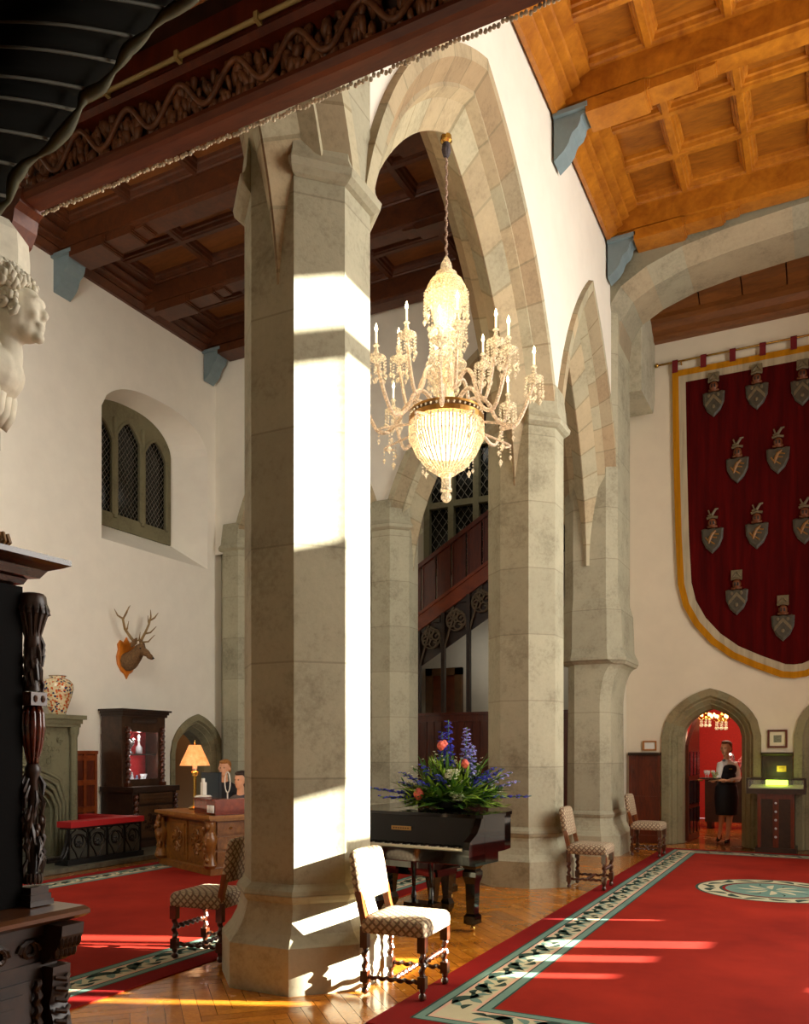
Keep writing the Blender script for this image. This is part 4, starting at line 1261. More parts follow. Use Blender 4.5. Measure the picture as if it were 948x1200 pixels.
for r, dp, z, q in ((-.30,-.15,.13,.055),(-.10,-.12,.56,.045),(-.07,-.1,.58,.035),(.11,-.16,.40,.042)):
    mb = MB(); p = IM(r,dp,z)
    for ringn, (rr_, up_) in enumerate(((.3,1.0),(.55,.85),(.8,.6),(1.0,.2))):
        for k in range(5):
            a = 2*PI*k/5+ringn*.6
            c = p+Vector((cos(a)*q*rr_*.5, sin(a)*q*rr_*.5, q*.2))
            mb.sphere(c.x, c.y, c.z, q*.45, q*.45, q*(.75*up_+.25), 8, 5)
    mb.build('rose', coral, fl, True)

# ------------------------------------------------------------------ chandelier
CX, CY = -3.13, 7.05
cn = thing('chandelier', 'large lit crystal chandelier with glass arms and candles hanging in the arch', 'chandelier', (CX,CY,0))
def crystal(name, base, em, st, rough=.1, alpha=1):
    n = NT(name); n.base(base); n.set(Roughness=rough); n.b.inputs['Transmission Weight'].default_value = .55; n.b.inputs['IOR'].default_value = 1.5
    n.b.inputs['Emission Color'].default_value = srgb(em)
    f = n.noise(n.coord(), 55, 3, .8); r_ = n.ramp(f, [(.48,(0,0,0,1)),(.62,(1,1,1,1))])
    n.link(n.math('MULTIPLY_ADD', r_, st*3.2, st*.25), n.b.inputs['Emission Strength']); return n.m  # noise-driven emission paints sparkle into the glass
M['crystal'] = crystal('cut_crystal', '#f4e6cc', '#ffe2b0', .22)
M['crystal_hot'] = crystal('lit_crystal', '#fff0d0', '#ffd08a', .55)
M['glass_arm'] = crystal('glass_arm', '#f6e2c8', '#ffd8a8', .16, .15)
M['candle'] = emit('candle_tube', '#fff2d0', 1.3)
M['flame'] = emit('candle_bulb', '#ffe0a0', 30)
mb = MB(); mb.lathe([(.015,7.19),(.05,7.17),(.055,7.12),(.03,7.10)], 12); mb.build('ceiling_hook', M['brass'], cn)
mb = MB()
for k in range(60):
    z = 7.12-.0178*k; a = k*1.2
    mb.sphere(.006*cos(a), .006*sin(a), z, .013, .013, .011, 6, 4)
mb.build('chain', plain('braided_cord', '#a08878', .7, nz=.6, nscale=60), cn)
mb = MB(); mb.lathe([(.02,7.12),(.035,7.10),(.045,7.04),(.03,6.99),(.015,6.97)], 10); mb.build('cord_tassel', plain('cord_knot', '#4a4448', .8, nz=.5, nscale=60), cn)
mb = MB(); mb.lathe([(.012,6.19),(.03,6.16),(.05,6.12),(.06,6.06),(.10,6.03),(.11,5.99),(.08,5.98)], 14); mb.build('top_crown', M['crystal'], cn, 30)
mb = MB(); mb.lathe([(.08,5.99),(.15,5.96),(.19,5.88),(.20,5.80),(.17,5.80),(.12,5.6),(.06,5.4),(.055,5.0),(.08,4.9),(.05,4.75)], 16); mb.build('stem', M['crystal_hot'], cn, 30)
rnd = random.Random(2)
mb = MB()
def strand(mb, x, y, z, n, r=.011, dz=.03, end=.022):
    for k in range(n): mb.ico(x, y, z-dz*k, r, 1.1)
    if end: mb.ico(x, y, z-dz*n-end, end, 2.0)
for k in range(30):
    a = 2*PI*k/30; strand(mb, .20*cos(a), .20*sin(a), 5.84, 5+k%3, .014, .032, .022)
for k in range(24):
    a = 2*PI*k/24; strand(mb, .14*cos(a), .14*sin(a), 5.50, 6, .013, .035, .018)
    strand(mb, .11*cos(a), .11*sin(a), 5.25, 8, .011, .035, .015)
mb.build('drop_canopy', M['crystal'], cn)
for z, r in ((5.42,.15),(5.15,.17),(4.98,.12)):
    mb = MB(); mb.lathe([(.05,z),(r,z+.03),(r+.02,z+.045),(r,z+.02),(.05,z-.02)], 24); mb.build('glass_dish', M['crystal'], cn, 30)
# lower bowl 
mb = MB(); mb.lathe([(.335,4.70),(.345,4.70),(.345,4.655),(.335,4.655)], 40)
mb.lathe([(.325,4.76),(.335,4.76),(.335,4.74),(.325,4.74)], 40); mb.build('ring', plain('ring_gilt', '#b88a48', .35, .8), cn)
mb = MB()
for k in range(40):
    a = 2*PI*k/40; mb.ico(.335*cos(a), .335*sin(a), 4.725, .014, 1.2)
mb.build('ring_beads', M['crystal'], cn)
mb = MB()
for k in range(64):
    a = 2*PI*k/64; mb.rings([[(.34*cos(a)+.010*cos(b), .34*sin(a)+.010*sin(b), z) for b in (0,2.1,4.2)] for z in (4.65,4.50)])
    for (r0, z0, r1, z1) in ((.335,4.51,.27,4.36),(.27,4.37,.17,4.24),(.17,4.25,.08,4.18)):
        if r0 < .3 and k % 2: continue
        mb.rings([[(r0*cos(a)+.011*cos(b), r0*sin(a)+.011*sin(b), z0) for b in (0,2.1,4.2)],[(r1*cos(a)+.008*cos(b), r1*sin(a)+.008*sin(b), z1) for b in (0,2.1,4.2)]])
mb.build('prism_bowl', M['crystal'], cn)
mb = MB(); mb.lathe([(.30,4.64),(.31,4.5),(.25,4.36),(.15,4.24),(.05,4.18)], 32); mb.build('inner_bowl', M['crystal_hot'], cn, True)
mb = MB(); mb.lathe([(.06,4.18),(.045,4.14),(.045,4.06),(.055,4.05),(.055,4.03),(.02,4.02)], 12); mb.sphere(0,0,3.975,.05,.05,.05,12,8); mb.build('finial', M['crystal'], cn, 30)
# arms
DZ = -.12
def arm(az, rout, zcup, low):
    mb = MB(); pts = []
    for i in range(19):
        t = i/18
        r = .10+(rout-.10)*(t**.9)
        z = low + (.13*sin(PI*min(1,t*2.2)) if t < .455 else 0) - (.16*sin(PI*(t-.38)/.6) if .38 < t < .98 else 0)
        if t > .7: z += (zcup-low-0.0)*((t-.7)/.3)**1.6
        pts.append((r*cos(az), r*sin(az), z))
    mb.tube(pts, .018, 8, rr=[.02-.004*t/18 for t in range(19)]); a_ = mb.build('arm', M['glass_arm'], cn, True)
    ex, ey = pts[-1][0], pts[-1][1]; z = pts[-1][2]
    mb = MB(); mb.lathe([(.012,z-.02),(.03,z),(.075,z+.025),(.085,z+.04),(.07,z+.03),(.02,z+.02),(.02,z+.05),(.032,z+.07),(.02,z+.09),(.014,z+.13),(.03,z+.14),(.012,z+.16)], 14, ex, ey); mb.build('candle_cup', M['crystal'], a_, 30)
    mb = MB(); mb.lathe([(.010,z+.15),(.010,z+.26),(.004,z+.265)], 8, ex, ey); mb.build('candle', M['candle'], a_)
    mb = MB(); mb.lathe([(.005,z+.26),(.015,z+.28),(.012,z+.30),(.001,z+.335)], 8, ex, ey); mb.build('bulb', M['flame'], a_, True)
    mb = MB()
    for k in range(11):
        a = 2*PI*k/11; strand(mb, ex+.082*cos(a), ey+.082*sin(a), z+.03, 4+k%3, .011, .027, .019)
    strand(mb, ex, ey, z-.04, 3, .012, .03, .02); mb.build('drops', M['crystal'], a_)
    return ex, ey, z
tips = []
for k in range(8): tips.append(arm(2*PI*k/8+.35, .80, 4.86, 4.62))
for k in range(6): tips.append(arm(2*PI*k/6+.1, .47, 5.16, 4.86))
for k in range(8):
    a = 2*PI*k/8+.0
    mb = MB(); pts = [((.3+.35*sin(PI*t*.75))*cos(a), (.3+.35*sin(PI*t*.75))*sin(a), 4.62-.22*t-.0+.1*t*t) for t in [i/8 for i in range(9)]]
    mb.tube(pts, .011, 6); o_ = mb.build('lower_scroll', M['glass_arm'], cn, True)
    mb = MB(); x, y, z = pts[-1]; strand(mb, x, y, z, 4, .012, .03, .024); strand(mb, x*.96, y*.96, z+.02, 2, .011, .03, .018); strand(mb, pts[5][0], pts[5][1], pts[5][2], 3, .011, .03, .018); mb.build('drops', M['crystal'], o_)
point('chandelier_glow', (CX,CY,4.45), 26, (1,.72,.42), .25)
point('chandelier_upper_glow', (CX,CY-.3,5.3), 40, (1,.74,.46), .35)

for o in list(cn.children):
    if o.name.split('.')[0] in ('top_crown','stem','drop_canopy','glass_dish','ring','ring_beads','prism_bowl','inner_bowl','finial','lower_scroll'): o.location.z = -.13
# ------------------------------------------------------------------ banner on the back wall
bn = thing('wall_banner', 'tall dark red banner with gold and cream border hanging from a brass rod', 'banner', (0,YB,0))
cx0 = -.45; HW = 1.78
half = [(0,2.62),(.18,2.64),(.55,2.80),(.9,2.98),(1.2,3.22),(1.45,3.52),(1.62,3.85),(1.70,4.2),(1.74,5.0),(1.77,6.2),(1.79,7.66)]
def bpoly(off):
    out = []
    for i, (x, z) in enumerate(half):
        a, b = half[max(i-1,0)], half[min(i+1,len(half)-1)]
        t = Vector((b[0]-a[0], b[1]-a[1])).normalized()
        nx, nz = -t.y, t.x
        if i == 0: nx, nz = 0, 1
        out.append((x+nx*off, z+nz*off if i < len(half)-1 else z-off))
    return [(cx0+x, z) for x, z in out] + [(cx0-x, z) for x, z in out[::-1][:-1]]
def strip_between(mb, A, B, y):
    n = len(A)
    for i in range(n):
        j = (i+1) % n; mb.poly([(A[i][0],y,A[i][1]),(A[j][0],y,A[j][1]),(B[j][0],y,B[j][1]),(B[i][0],y,B[i][1])])
def cloth_mat(name, c, nz=.1):
    n = NT(name); v = n.coord(scale=(6,1,.5)); f = n.noise(v, 1.5, 4)
    a = srgb(c); n.base(n.ramp(f, [(.3,tuple(x*(1-nz*3) for x in a[:3])+(1,)),(.7,tuple(x*(1+nz) for x in a[:3])+(1,))])); n.set(Roughness=.95)
    n.b.inputs['Specular IOR Level'].default_value = .1; n.bump(f, .5, .04); return n.m
P_0, P_1, P_2 = bpoly(0), bpoly(.10), bpoly(.21)
mb = MB(); mb.rings([[(x,-.05,z) for x, z in P_2],[(x,-.035,z) for x, z in P_2]]); mb.build('red_field', cloth_mat('banner_red', '#4c0605', .16), bn)
mb = MB(); strip_between(mb, P_0, P_1, -.052); mb.build('gold_border', cloth_mat('banner_gold', '#b87c14'), bn)
mb = MB(); strip_between(mb, P_1, P_2, -.0515); mb.build('cream_border', cloth_mat('banner_cream', '#b5a88c'), bn)
mb = MB(); mb.tube([(cx0-2.0,-.06,7.80),(cx0+2.0,-.06,7.80)], .016, 8); mb.sphere(cx0-2.03,-.06,7.80,.035); mb.sphere(cx0+2.03,-.06,7.80,.035)
mb.build('rod', M['brass'], bn, True)
for k in range(9):
    mb = MB(); x = cx0-HW+.04+k*(2*HW-.08)/8; mb.box(x-.045,x+.045,-.085,-.08,7.62,7.82); mb.box(x-.045,x+.045,-.085,-.035,7.815,7.822); mb.build('hanging_loop', plain('loop_maroon', '#6a0f12', .9), bn)
for x in (cx0-1.65, cx0, cx0+1.65):
    mb = MB(); mb.tube([(x,0,7.76),(x,-.06,7.78)], .012, 6); mb.build('bracket', M['brass'], bn)
sh_b = plain('shield_dark_bronze', '#3c372a', .5, nz=.3, nscale=20); sh_g = plain('shield_gold', '#8a5f24', .45, nz=.25, nscale=25)
sh_s = plain('shield_silver', '#665a40', .5, nz=.2, nscale=20); sh_r = plain('helm_copper', '#6a3a1a', .45, nz=.2, nscale=20)
def emblem(x, z, kind):
    e = bpy.data.objects.new('shield_emblem', None); C.objects.link(e); e.parent = bn; e.location = (x,-.06,z)
    mb = MB(); o = [(0,-.36),(.10,-.26),(.155,-.13),(.165,.03),(.12,.045),(.06,.03),(0,.05),(-.06,.03),(-.12,.045),(-.165,.03),(-.155,-.13),(-.10,-.26)]
    mb.rings([[(a,0,b) for a, b in o],[(a,-.02,b) for a, b in o],[(a*.85,-.035,b*.85-.01) for a, b in o]]); mb.build('shield', sh_b, e)
    mb = MB()
    if kind == 0:
        for s in (1,-1): mb.prism_y([(0,-.06),(s*.12,-.20),(s*.12,-.14),(0,-.0)], -.045, -.03)
        for q in (-.07,.07): mb.sphere(q,-.04,-.02,.022,.012,.03,8,6)
        mb.sphere(0,-.04,-.2,.025,.012,.03,8,6)
    else:   # rampant beast
        mb.tube([(-.05,-.04,-.20),(-.03,-.045,-.12),(.0,-.05,-.06),(.05,-.045,-.01)], .02, 6, rr=[.012,.026,.024,.016])
        for p_, q_ in (((-.02,-.1),(.07,-.12)),((.02,-.05),(.1,-.07)),((-.04,-.16),(.04,-.22)),((-.05,-.17),(-.1,-.1))): mb.tube([(p_[0],-.04,p_[1]),(q_[0],-.04,q_[1])], .011, 5)
    mb.build('device', sh_g if kind else sh_s, e)
    mb = MB(); mb.sphere(0,-.03,.12,.065,.05,.075,12,8); mb.box(-.075,.075,-.05,0,.045,.075); mb.build('helm', sh_r, e, True)
    mb = MB(); 
    for q in (-.022,.022): mb.box(q-.01,q+.01,-.085,-.07,.09,.14)
    mb.build('visor_slots', M['black'], e)
    mb = MB(); mb.tube([(-.08,-.03,.20),(0,-.05,.215),(.08,-.03,.20)], .02, 6)
    if kind == 0: mb.box(-.08,.08,-.04,-.01,.215,.34); mb.tube([(-.05,-.045,.24),(.0,-.05,.31),(.05,-.045,.24)], .012, 5)
    else: mb.tube([(-.07,-.03,.24),(.0,-.04,.25),(.05,-.04,.33),(.09,-.03,.34)], .02, 6, rr=[.012,.024,.02,.01]); mb.tube([(-.03,-.03,.25),(-.06,-.03,.33)], .011, 5)
    mb.build('crest', sh_s, e)
for x, z, k in ((-1.60,7.16,0),(-.97,7.16,0),(-.33,7.1,0),(-1.25,6.06,1),(-.67,6.12,1),(-1.62,5.0,1),(-.97,5.0,1),(-.30,5.0,1),(-1.26,4.0,0),(-.60,3.55,0),(.35,7.1,0),(.05,6.1,1),(.3,5.0,1)):
    emblem(x, z, k)

# ------------------------------------------------------------------ panelling and pictures on the back wall
def panelling(name, label, x0, x1, ztop, y, n, mat):
    t = thing(name, label, 'panelling', (0,y-.003,0))
    mb = MB(); mb.box(x0,x1,-.03,-.002,0,ztop); mb.build('back_board', mat, t)
    mb = MB(); w = (x1-x0)/n
    for k in range(n+1): mb.box(x0+w*k-.03 if 0 < k < n else (x0 if k == 0 else x1-.05), x0+w*k+.03 if 0 < k < n else (x0+.05 if k == 0 else x1), -.05,-.03,0,ztop)
    for z in (.08,.72,ztop-.12): mb.box(x0,x1,-.048,-.03,z-.05,z+.05)
    mb.build('framing', mat, t)
    mb = MB(); mb.prism_x([(0,ztop),(-.07,ztop),(-.09,ztop+.03),(-.06,ztop+.05),(0,ztop+.05)], x0-.01, x1+.01); mb.build('top_moulding', M['wood_dark'], t)
    return t
panelling('wood_panelling', 'narrow reddish wood panelling between the stone pier and the right doorway', -2.93, -2.43, 1.44, YB, 1, M['wood_red'])
panelling('wood_panelling', 'dark wood panelling on the back wall behind the glass display case', -.90, -.47, 1.44, YB, 1, M['wood_dark'])
def picture(label, x, y, z, w, h, fr, fm, im, mat_w=.04):
    t = thing('framed_picture', label, 'picture', (x,y,z))
    mb = MB()
    for a in ((-w/2,w/2,-h/2,-h/2+fr),(-w/2,w/2,h/2-fr,h/2)): mb.box(a[0],a[1],-.03,-.001,a[2],a[3])
    for a in (-w/2,w/2-fr): mb.box(a,a+fr,-.03,-.001,-h/2+fr,h/2-fr)
    mb.build('frame', fm, t)
    mb = MB(); mb.box(-w/2+fr,w/2-fr,-.012,-.001,-h/2+fr,h/2-fr); mb.build('mount', plain('cream_mount', '#ded2b8', .8), t)
    mb = MB(); mb.box(-w/2+fr+mat_w,w/2-fr-mat_w,-.015,-.012,-h/2+fr+mat_w,h/2-fr-mat_w); mb.build('print', im, t)
picture('small gilt framed notice on the white wall above the narrow reddish panelling', -2.60, YB, 1.60, .22, .16, .02, M['gold_wood'], plain('notice', '#e2e2dc', .6), .012)
picture('dark framed small engraving on the white wall above the display case', -.68, YB, 1.70, .28, .28, .03, M['wood_red'], plain('engraving', '#7a7868', .7, nz=.4, nscale=50), .055)
mb = MB(); mb.box(-.065,.065,-.012,0,-.045,.045); o = mb.build('brass_plaque', plain('yellow_brass', '#c9a53a', .35, .6)); o.location = (-.62, YB-.055, 1.24); tag(o, 'small yellow brass plaque on the dark panelling above the display case', 'plaque')
mb = MB()
for k in range(3): mb.box(-.04,.04,-.0135,-.012,-.022+.02*k,-.016+.02*k)
mb.build('plaque_lines', M['wood_dark'], o)

# display case
dc = thing('display_case', 'dark wooden table display case with glass top lit yellow-green', 'display case', (-.675,13.70,.0))
mb = MB(); mb.box(-.25,.25,-.20,.28,.06,.88); mb.box(-.28,.28,-.23,.31,0,.08); mb.build('cabinet', M['wood_dark'], dc)
mb = MB(); mb.box(-.25,-.20,-.215,-.20,.08,.88); mb.box(.20,.25,-.215,-.20,.08,.88); mb.box(-.04,.04,-.212,-.20,.08,.88); mb.box(-.25,.25,-.213,-.20,.80,.88); mb.build('front_framing', M['wood_red'], dc)
for k in range(5): mb = MB(); mb.sphere(0,-.225,.24+.125*k,.02,.018,.02,10,6); mb.build('knob', plain('glass_knob', '#c8c4cc', .15, .3), dc, True)
mb = MB()
mb.box(-.40,.40,-.27,.33,.88,.955)
for a in ((-.40,.40,-.27,-.25),(-.40,.40,.31,.33),(-.40,-.38,-.25,.31),(.38,.40,-.25,.31)): mb.box(*a,1.085,1.105)
for x in (-.40,.375):
    for y in (-.27,.305): mb.box(x,x+.025,y,y+.025,.955,1.085)
mb.build('case_frame', M['wood_dark'], dc)
mb = MB(); mb.rings([[(-.36,-.22,.957),(.36,-.22,.957),(.36,.28,.957),(-.36,.28,.957)],[(-.36,-.22,.965),(.36,-.22,.965),(.36,.28,1.0),(-.36,.28,1.0)]]); mb.build('lining', plain('green_lining', '#a8a878', .8), dc)
mb = MB(); mb.poly([(-.38,-.25,1.10),(.38,-.25,1.10),(.38,.31,1.10),(-.38,.31,1.10)]); mb.poly([(-.38,-.26,.955),(.38,-.26,.955),(.38,-.26,1.085),(-.38,-.26,1.085)])
n = NT('case_glass'); n.base('#ffffff'); n.set(Roughness=.03, Alpha=.10); mb.build('glass_top', n.m, dc)
mb = MB(); mb.box(-.15,.15,.02,.10,1.0,1.075); lo = mb.build('display_lamp', emit('green_glow', '#d8ff50', 4)); lo.location = (-.675,13.70,0); tag(lo, 'bright yellow-green glowing lamp strip inside the glass display case', 'lamp')
point('case_glow', (-.675,13.7,1.2), 1.2, (.8,1,.25), .05)

# ------------------------------------------------------------------ left wall: fireplace, cabinets
M['fire_stone'] = stone('fireplace_stone', '#4f4c36', '#737055', joints=False)
fp = thing('fireplace', 'grey-green carved stone fireplace with arched opening on the left wall', 'fireplace', (XL,7.3,0))
mb = MB()
# body with arched opening built as vertical strips: x is proud of the wall
hw_, oh = 1.28, .86
def fz(y): 
    t = min(1, abs(y)/oh); return .72+.42*tud(t)
n = 24
for i in range(n):
    a, b = -oh+2*oh*i/n, -oh+2*oh*(i+1)/n
    mb.rings([[(x,a,fz(a)),(x,b,fz(b)),(x,b,1.85),(x,a,1.85)] for x in (.02,.36)])
mb.box(.02,.36,-hw_+.0,-oh,0,1.85); mb.box(.02,.36,oh,hw_,0,1.85)
mb.build('surround', M['fire_stone'], fp)
for k in range(4):
    mb = MB(); e = .05+.075*k; pts = [(.36+.02*(3-k),-oh-e,0)]+[(.36+.02*(3-k), (oh+e)*q/10, fz(oh*abs(q)/10)+e*.9 if abs(q) < 10 else .72+e*.3) for q in range(-10,11)]+[(.36+.02*(3-k),oh+e,0)]
    mb.tube(pts, .028, 6); mb.build('arch_moulding', M['fire_stone'], fp, True)
mb = MB(); mb.box(.02,.44,-hw_-.04,hw_+.04,1.85,1.90); mb.box(.02,.50,-hw_-.10,hw_+.10,1.96,2.02); mb.box(.02,.46,-hw_-.06,hw_+.06,1.90,1.96)
for s in (-1,1): mb.lathe([(.06,0),(.075,.05),(.055,.12),(.05,1.7),(.07,1.76),(.08,1.85)], 10, .40, s*(hw_-.05))
mb.build('mantel_shelf', M['fire_stone'], fp)
mb = MB(); rnd = random.Random(8)
for k in range(90):
    y = rnd.uniform(.25,1.05)*rnd.choice((-1,1)); z = rnd.uniform(1.33,1.75); r = rnd.uniform(.02,.045); a0 = rnd.uniform(0,6)
    mb.tube([(.365, y+r*cos(a0+t), z+r*sin(a0+t)) for t in (0,.8,1.6,2.4,3.2,4.0)], .009, 5)
mb.build('carved_relief', M['fire_stone'], fp)
mb = MB(); mb.box(.015,.06,-oh,oh,0,1.2); mb.build('grate_hood', plain('grey_metal', '#55554a', .5), fp)
# hearth
mb = MB(); mb.box(XL,-8.42,5.6,11.6,0,.045); mb.box(-8.5,-8.42,5.6,11.6,.045,.06); o = mb.build('hearth_slab', plain('speckled_marble', '#5a584a', .35, nz=.4, nscale=14)); tag(o, 'speckled grey stone hearth slab running along the foot of the left wall', 'hearth')
vz = thing('porcelain_vase', 'cream porcelain vase with orange and blue flowers standing on the stone mantel', 'vase', (XL+.27,8.36,2.02))
n = NT('imari_porcelain'); v = n.coord(); vo = n.node('ShaderNodeTexVoronoi'); n.link(v, vo.inputs['Vector']); vo.inputs['Scale'].default_value = 34
cr = n.ramp(n.sep(vo.outputs['Color'])[0], [(.0,'#d9c8a0'),(.42,'#dccba6'),(.5,'#b8501c'),(.72,'#c05a22'),(.8,'#26304f'),(1,'#6a5a3a')])
cr.node.color_ramp.interpolation = 'CONSTANT'; n.base(n.mix(n.math('LESS_THAN', vo.outputs['Distance'], .62), '#cdb98c', cr)); n.set(Roughness=.2)
mb = MB(); mb.lathe([(.09,0),(.11,.01),(.12,.05),(.17,.20),(.215,.36),(.21,.44),(.16,.50),(.10,.52),(.095,.53),(.115,.55),(.095,.55),(.08,.52)], 28); mb.build('body', n.m, vz, True)
mb = MB(); mb.lathe([(.10,.545),(.118,.552),(.118,.558),(.10,.56)], 28); mb.build('rim', plain('dark_rim', '#5a3a22', .4), vz, True)
panelling_l = thing('wood_panelling', 'orange-brown wood panelling on the left wall between the fireplace and the china cabinet', 'panelling', (XL,8.98,.046))
mb = MB(); mb.box(.002,.04,-.37,.30,0,1.42); mb.build('back_board', M['wood_red'], panelling_l)
mb = MB()
for y in (-.37,-.16,.04,.25): mb.box(.04,.06,y,y+.05,0,1.42)
for z in (.05,.55,.95,1.32): mb.box(.04,.058,-.37,.30,z,z+.08)
mb.box(.002,.08,-.37,.30,1.42,1.47); mb.build('framing', wood('panel_orange', '#6a2c0c', '#96481a', .35, scale=4), panelling_l)

# club fender
fd = thing('club_fender', 'wrought iron fender with red padded seat around the hearth on the left', 'fender', (-8.72,8.25,.046))
mb = MB(); mb.box(-.13,.13,-.66,.62,.48,.555); mb.box(-.95,-.13,.36,.62,.485,.55); mb.build('padded_seat', plain('red_leather', '#a81a1e', .5), fd)
mb = MB(); mb.box(-.10,.10,-.64,.60,.455,.48); mb.box(-.12,.12,-.70,.62,0,.07); mb.box(-.95,-.12,.38,.62,0,.07); mb.box(-.95,-.12,.40,.60,.455,.48); mb.build('frame', M['black'], fd)
iron = plain('wrought_iron', '#1c1a18', .35, .6)
for k in range(4):
    mb = MB(); y = -.50+.31*k
    for sg in (1,-1):
        pts = [(.09, y+sg*(.13-.10*t/5)*cos(t*1.0)*1.0, .27+(.15-.022*t)*sin(t)) for t in [i*.5 for i in range(12)]]
        mb.tube(pts, .012, 5)
        mb.tube([(.09,y+sg*.02,.08),(.09,y+sg*.06,.16),(.09,y+sg*.12,.24),(.09,y+sg*.13,.40),(.09,y+sg*.05,.45)], .011, 5)
    for q in range(6): 
        a = q*PI/3; mb.sphere(.09, y+.03*cos(a), .27+.03*sin(a), .015, .018, .018, 6, 4)
    mb.build('scroll_panel', iron, fd)
for y in (-.66,-.35,-.03,.28,.58):
    mb = MB(); mb.box(.07,.10,y-.013,y+.013,.07,.46); mb.build('upright', iron, fd)
mb = MB(); mb.box(.06,.09,-.66,.6,.08,.44) ; mb.build('back_sheet', plain('dull_grey_sheet', '#3c3c34', .5), fd)
mb = MB(); pts = [(.08,-.66-.1*t-.15*t*t*.3, .44-.34*sin(min(1,t)*PI/2)) for t in [i/8*1.8 for i in range(9)]]; mb.tube(pts, .025, 6); mb.tube([(.08,p[1],p[2]*.5+.03) for p in pts], .02, 6); mb.build('sloping_end', iron, fd)

# china cabinet
cc = thing('china_cabinet', 'tall dark carved oak china cabinet with twisted columns and red lined shelves', 'cabinet', (XL+.04,9.84,.046))
D1, D2 = .46, .70   # depth of upper / lower part
mb = MB()
mb.box(.0,D2,-.50,.50,0,.10); mb.box(0,D2-.05,-.47,.47,.10,.84); mb.box(0,D2,-.50,.50,.84,.92); mb.build('lower_cabinet', M['wood_dark'], cc)
mb = MB(); mb.box(0,.03,-.42,.42,.92,1.99)
mb.box(0,D1-.04,-.46,-.42,.95,1.84); mb.box(0,D1-.04,.42,.46,.95,1.84); mb.box(0,D1-.04,-.46,.46,.90,.95); mb.box(0,D1-.035,-.463,.463,1.84,2.005)
mb.box(D1-.07,D1-.03,-.42,-.30,.95,1.84); mb.box(D1-.07,D1-.03,.30,.42,.95,1.84); mb.box(D1-.07,D1-.03,-.3,.3,.95,1.03); mb.box(D1-.07,D1-.03,-.3,.3,1.76,1.84)
mb.build('upper_case', wood('cabinet_oak', '#24160c', '#4c3220', .35, scale=5, coat=.2), cc)
mb = MB(); mb.box(0,D1,-.48,.48,2.0,2.04); mb.box(0,D1+.05,-.53,.53,2.08,2.11); mb.box(0,D1+.02,-.50,.50,2.04,2.08); mb.build('cornice', M['wood_dark'], cc)
mb = MB(); mb.box(.031,.05,-.42,.42,.95,1.84); mb.build('red_lining', plain('red_velvet', '#a8101a', .9, nz=.3, nscale=6), cc)
mb = MB(); mb.box(.04,D1-.08,-.42,.42,1.40,1.42); mb.build('shelf', M['wood_dark'], cc)
for s in (-1,1):
    mb = MB(); mb.twist((D1,s*.37,.98),(D1,s*.37,1.84),.032,.09); mb.box(D1-.04,D1+.04,s*.37-.04,s*.37+.04,.92,.98); mb.build('twisted_column', M['chair_wood'], cc, 40)
    mb = MB(); mb.twist((D2-.02,s*.43,.14),(D2-.02,s*.43,.80),.032,.09); mb.build('twisted_column', M['chair_wood'], cc, 40)
mb = MB(); mb.box(D2-.05,D2-.03,-.36,.36,.14,.62); mb.box(D2-.05,D2-.02,-.36,.36,.66,.82)
for k in range(3): mb.box(D2-.03,D2-.02,-.36,.36,.67+.05*k,.68+.05*k)
d_ = mb.build('cupboard_door', wood('door_oak', '#2e1e12', '#5a3c24', .35, scale=5), cc)
mb = MB(); rnd = random.Random(9)
for k in range(30):
    y, z = rnd.gauss(0,.11), .38+rnd.gauss(0,.09); r = .03
    if abs(y) < .3 and .18 < z < .6: mb.tube([(D2-.02,y+r*cos(t),z+r*sin(t)) for t in (0,.9,1.8,2.7,3.6)], .011, 5)
mb.build('carving', M['wood_dark'], d_)
mb = MB()
for k in range(26):
    y = -.26+.02*k; mb.tube([(D1-.03,y,1.9),(D1-.01,y+.01,1.93),(D1-.03,y+.02,1.97)], .011, 5)
mb.build('carved_frieze', M['wood_dark'], cc)
mb = MB(); mb.poly([(D1-.05,-.3,1.03),(D1-.05,.3,1.03),(D1-.05,.3,1.76),(D1-.05,-.3,1.76)]); n = NT('cabinet_glass'); n.base('#ffffff'); n.set(Roughness=.03, Alpha=.04); mb.build('glass_pane', n.m, cc)
silver = plain('silver', '#c8c8d0', .2, .8); porc = plain('blue_white_porcelain', '#d8dce8', .25, nz=.15, nscale=30)
def ornament(name, label, prof, y, z, mat, cat='ornament', x=.22):
    mb = MB(); mb.lathe(prof, 16); o = mb.build(name, mat, None, True); o.location = (XL+.04+x, 9.84+y, z+.046); tag(o, label, cat, 'ornaments inside the china cabinet'); return o
ornament('silver_goblet', 'silver goblet vase at the left on the upper shelf of the china cabinet', [(.04,0),(.05,.01),(.015,.05),(.02,.09),(.06,.14),(.075,.24),(.07,.24),(.05,.15),(.01,.12)], -.09, 1.423, silver, 'vase')
ornament('crystal_decanter', 'tall glass decanter with stopper on the upper shelf of the china cabinet', [(.05,0),(.055,.01),(.05,.10),(.02,.14),(.016,.20),(.03,.21),(.012,.23),(.028,.27),(.005,.31)], .10, 1.423, porc, 'decanter')
ornament('porcelain_beaker', 'white porcelain flared beaker at the right on the lower shelf of the china cabinet', [(.03,0),(.035,.01),(.03,.06),(.06,.15),(.055,.15),(.02,.06)], .20, .951, porc, 'beaker')
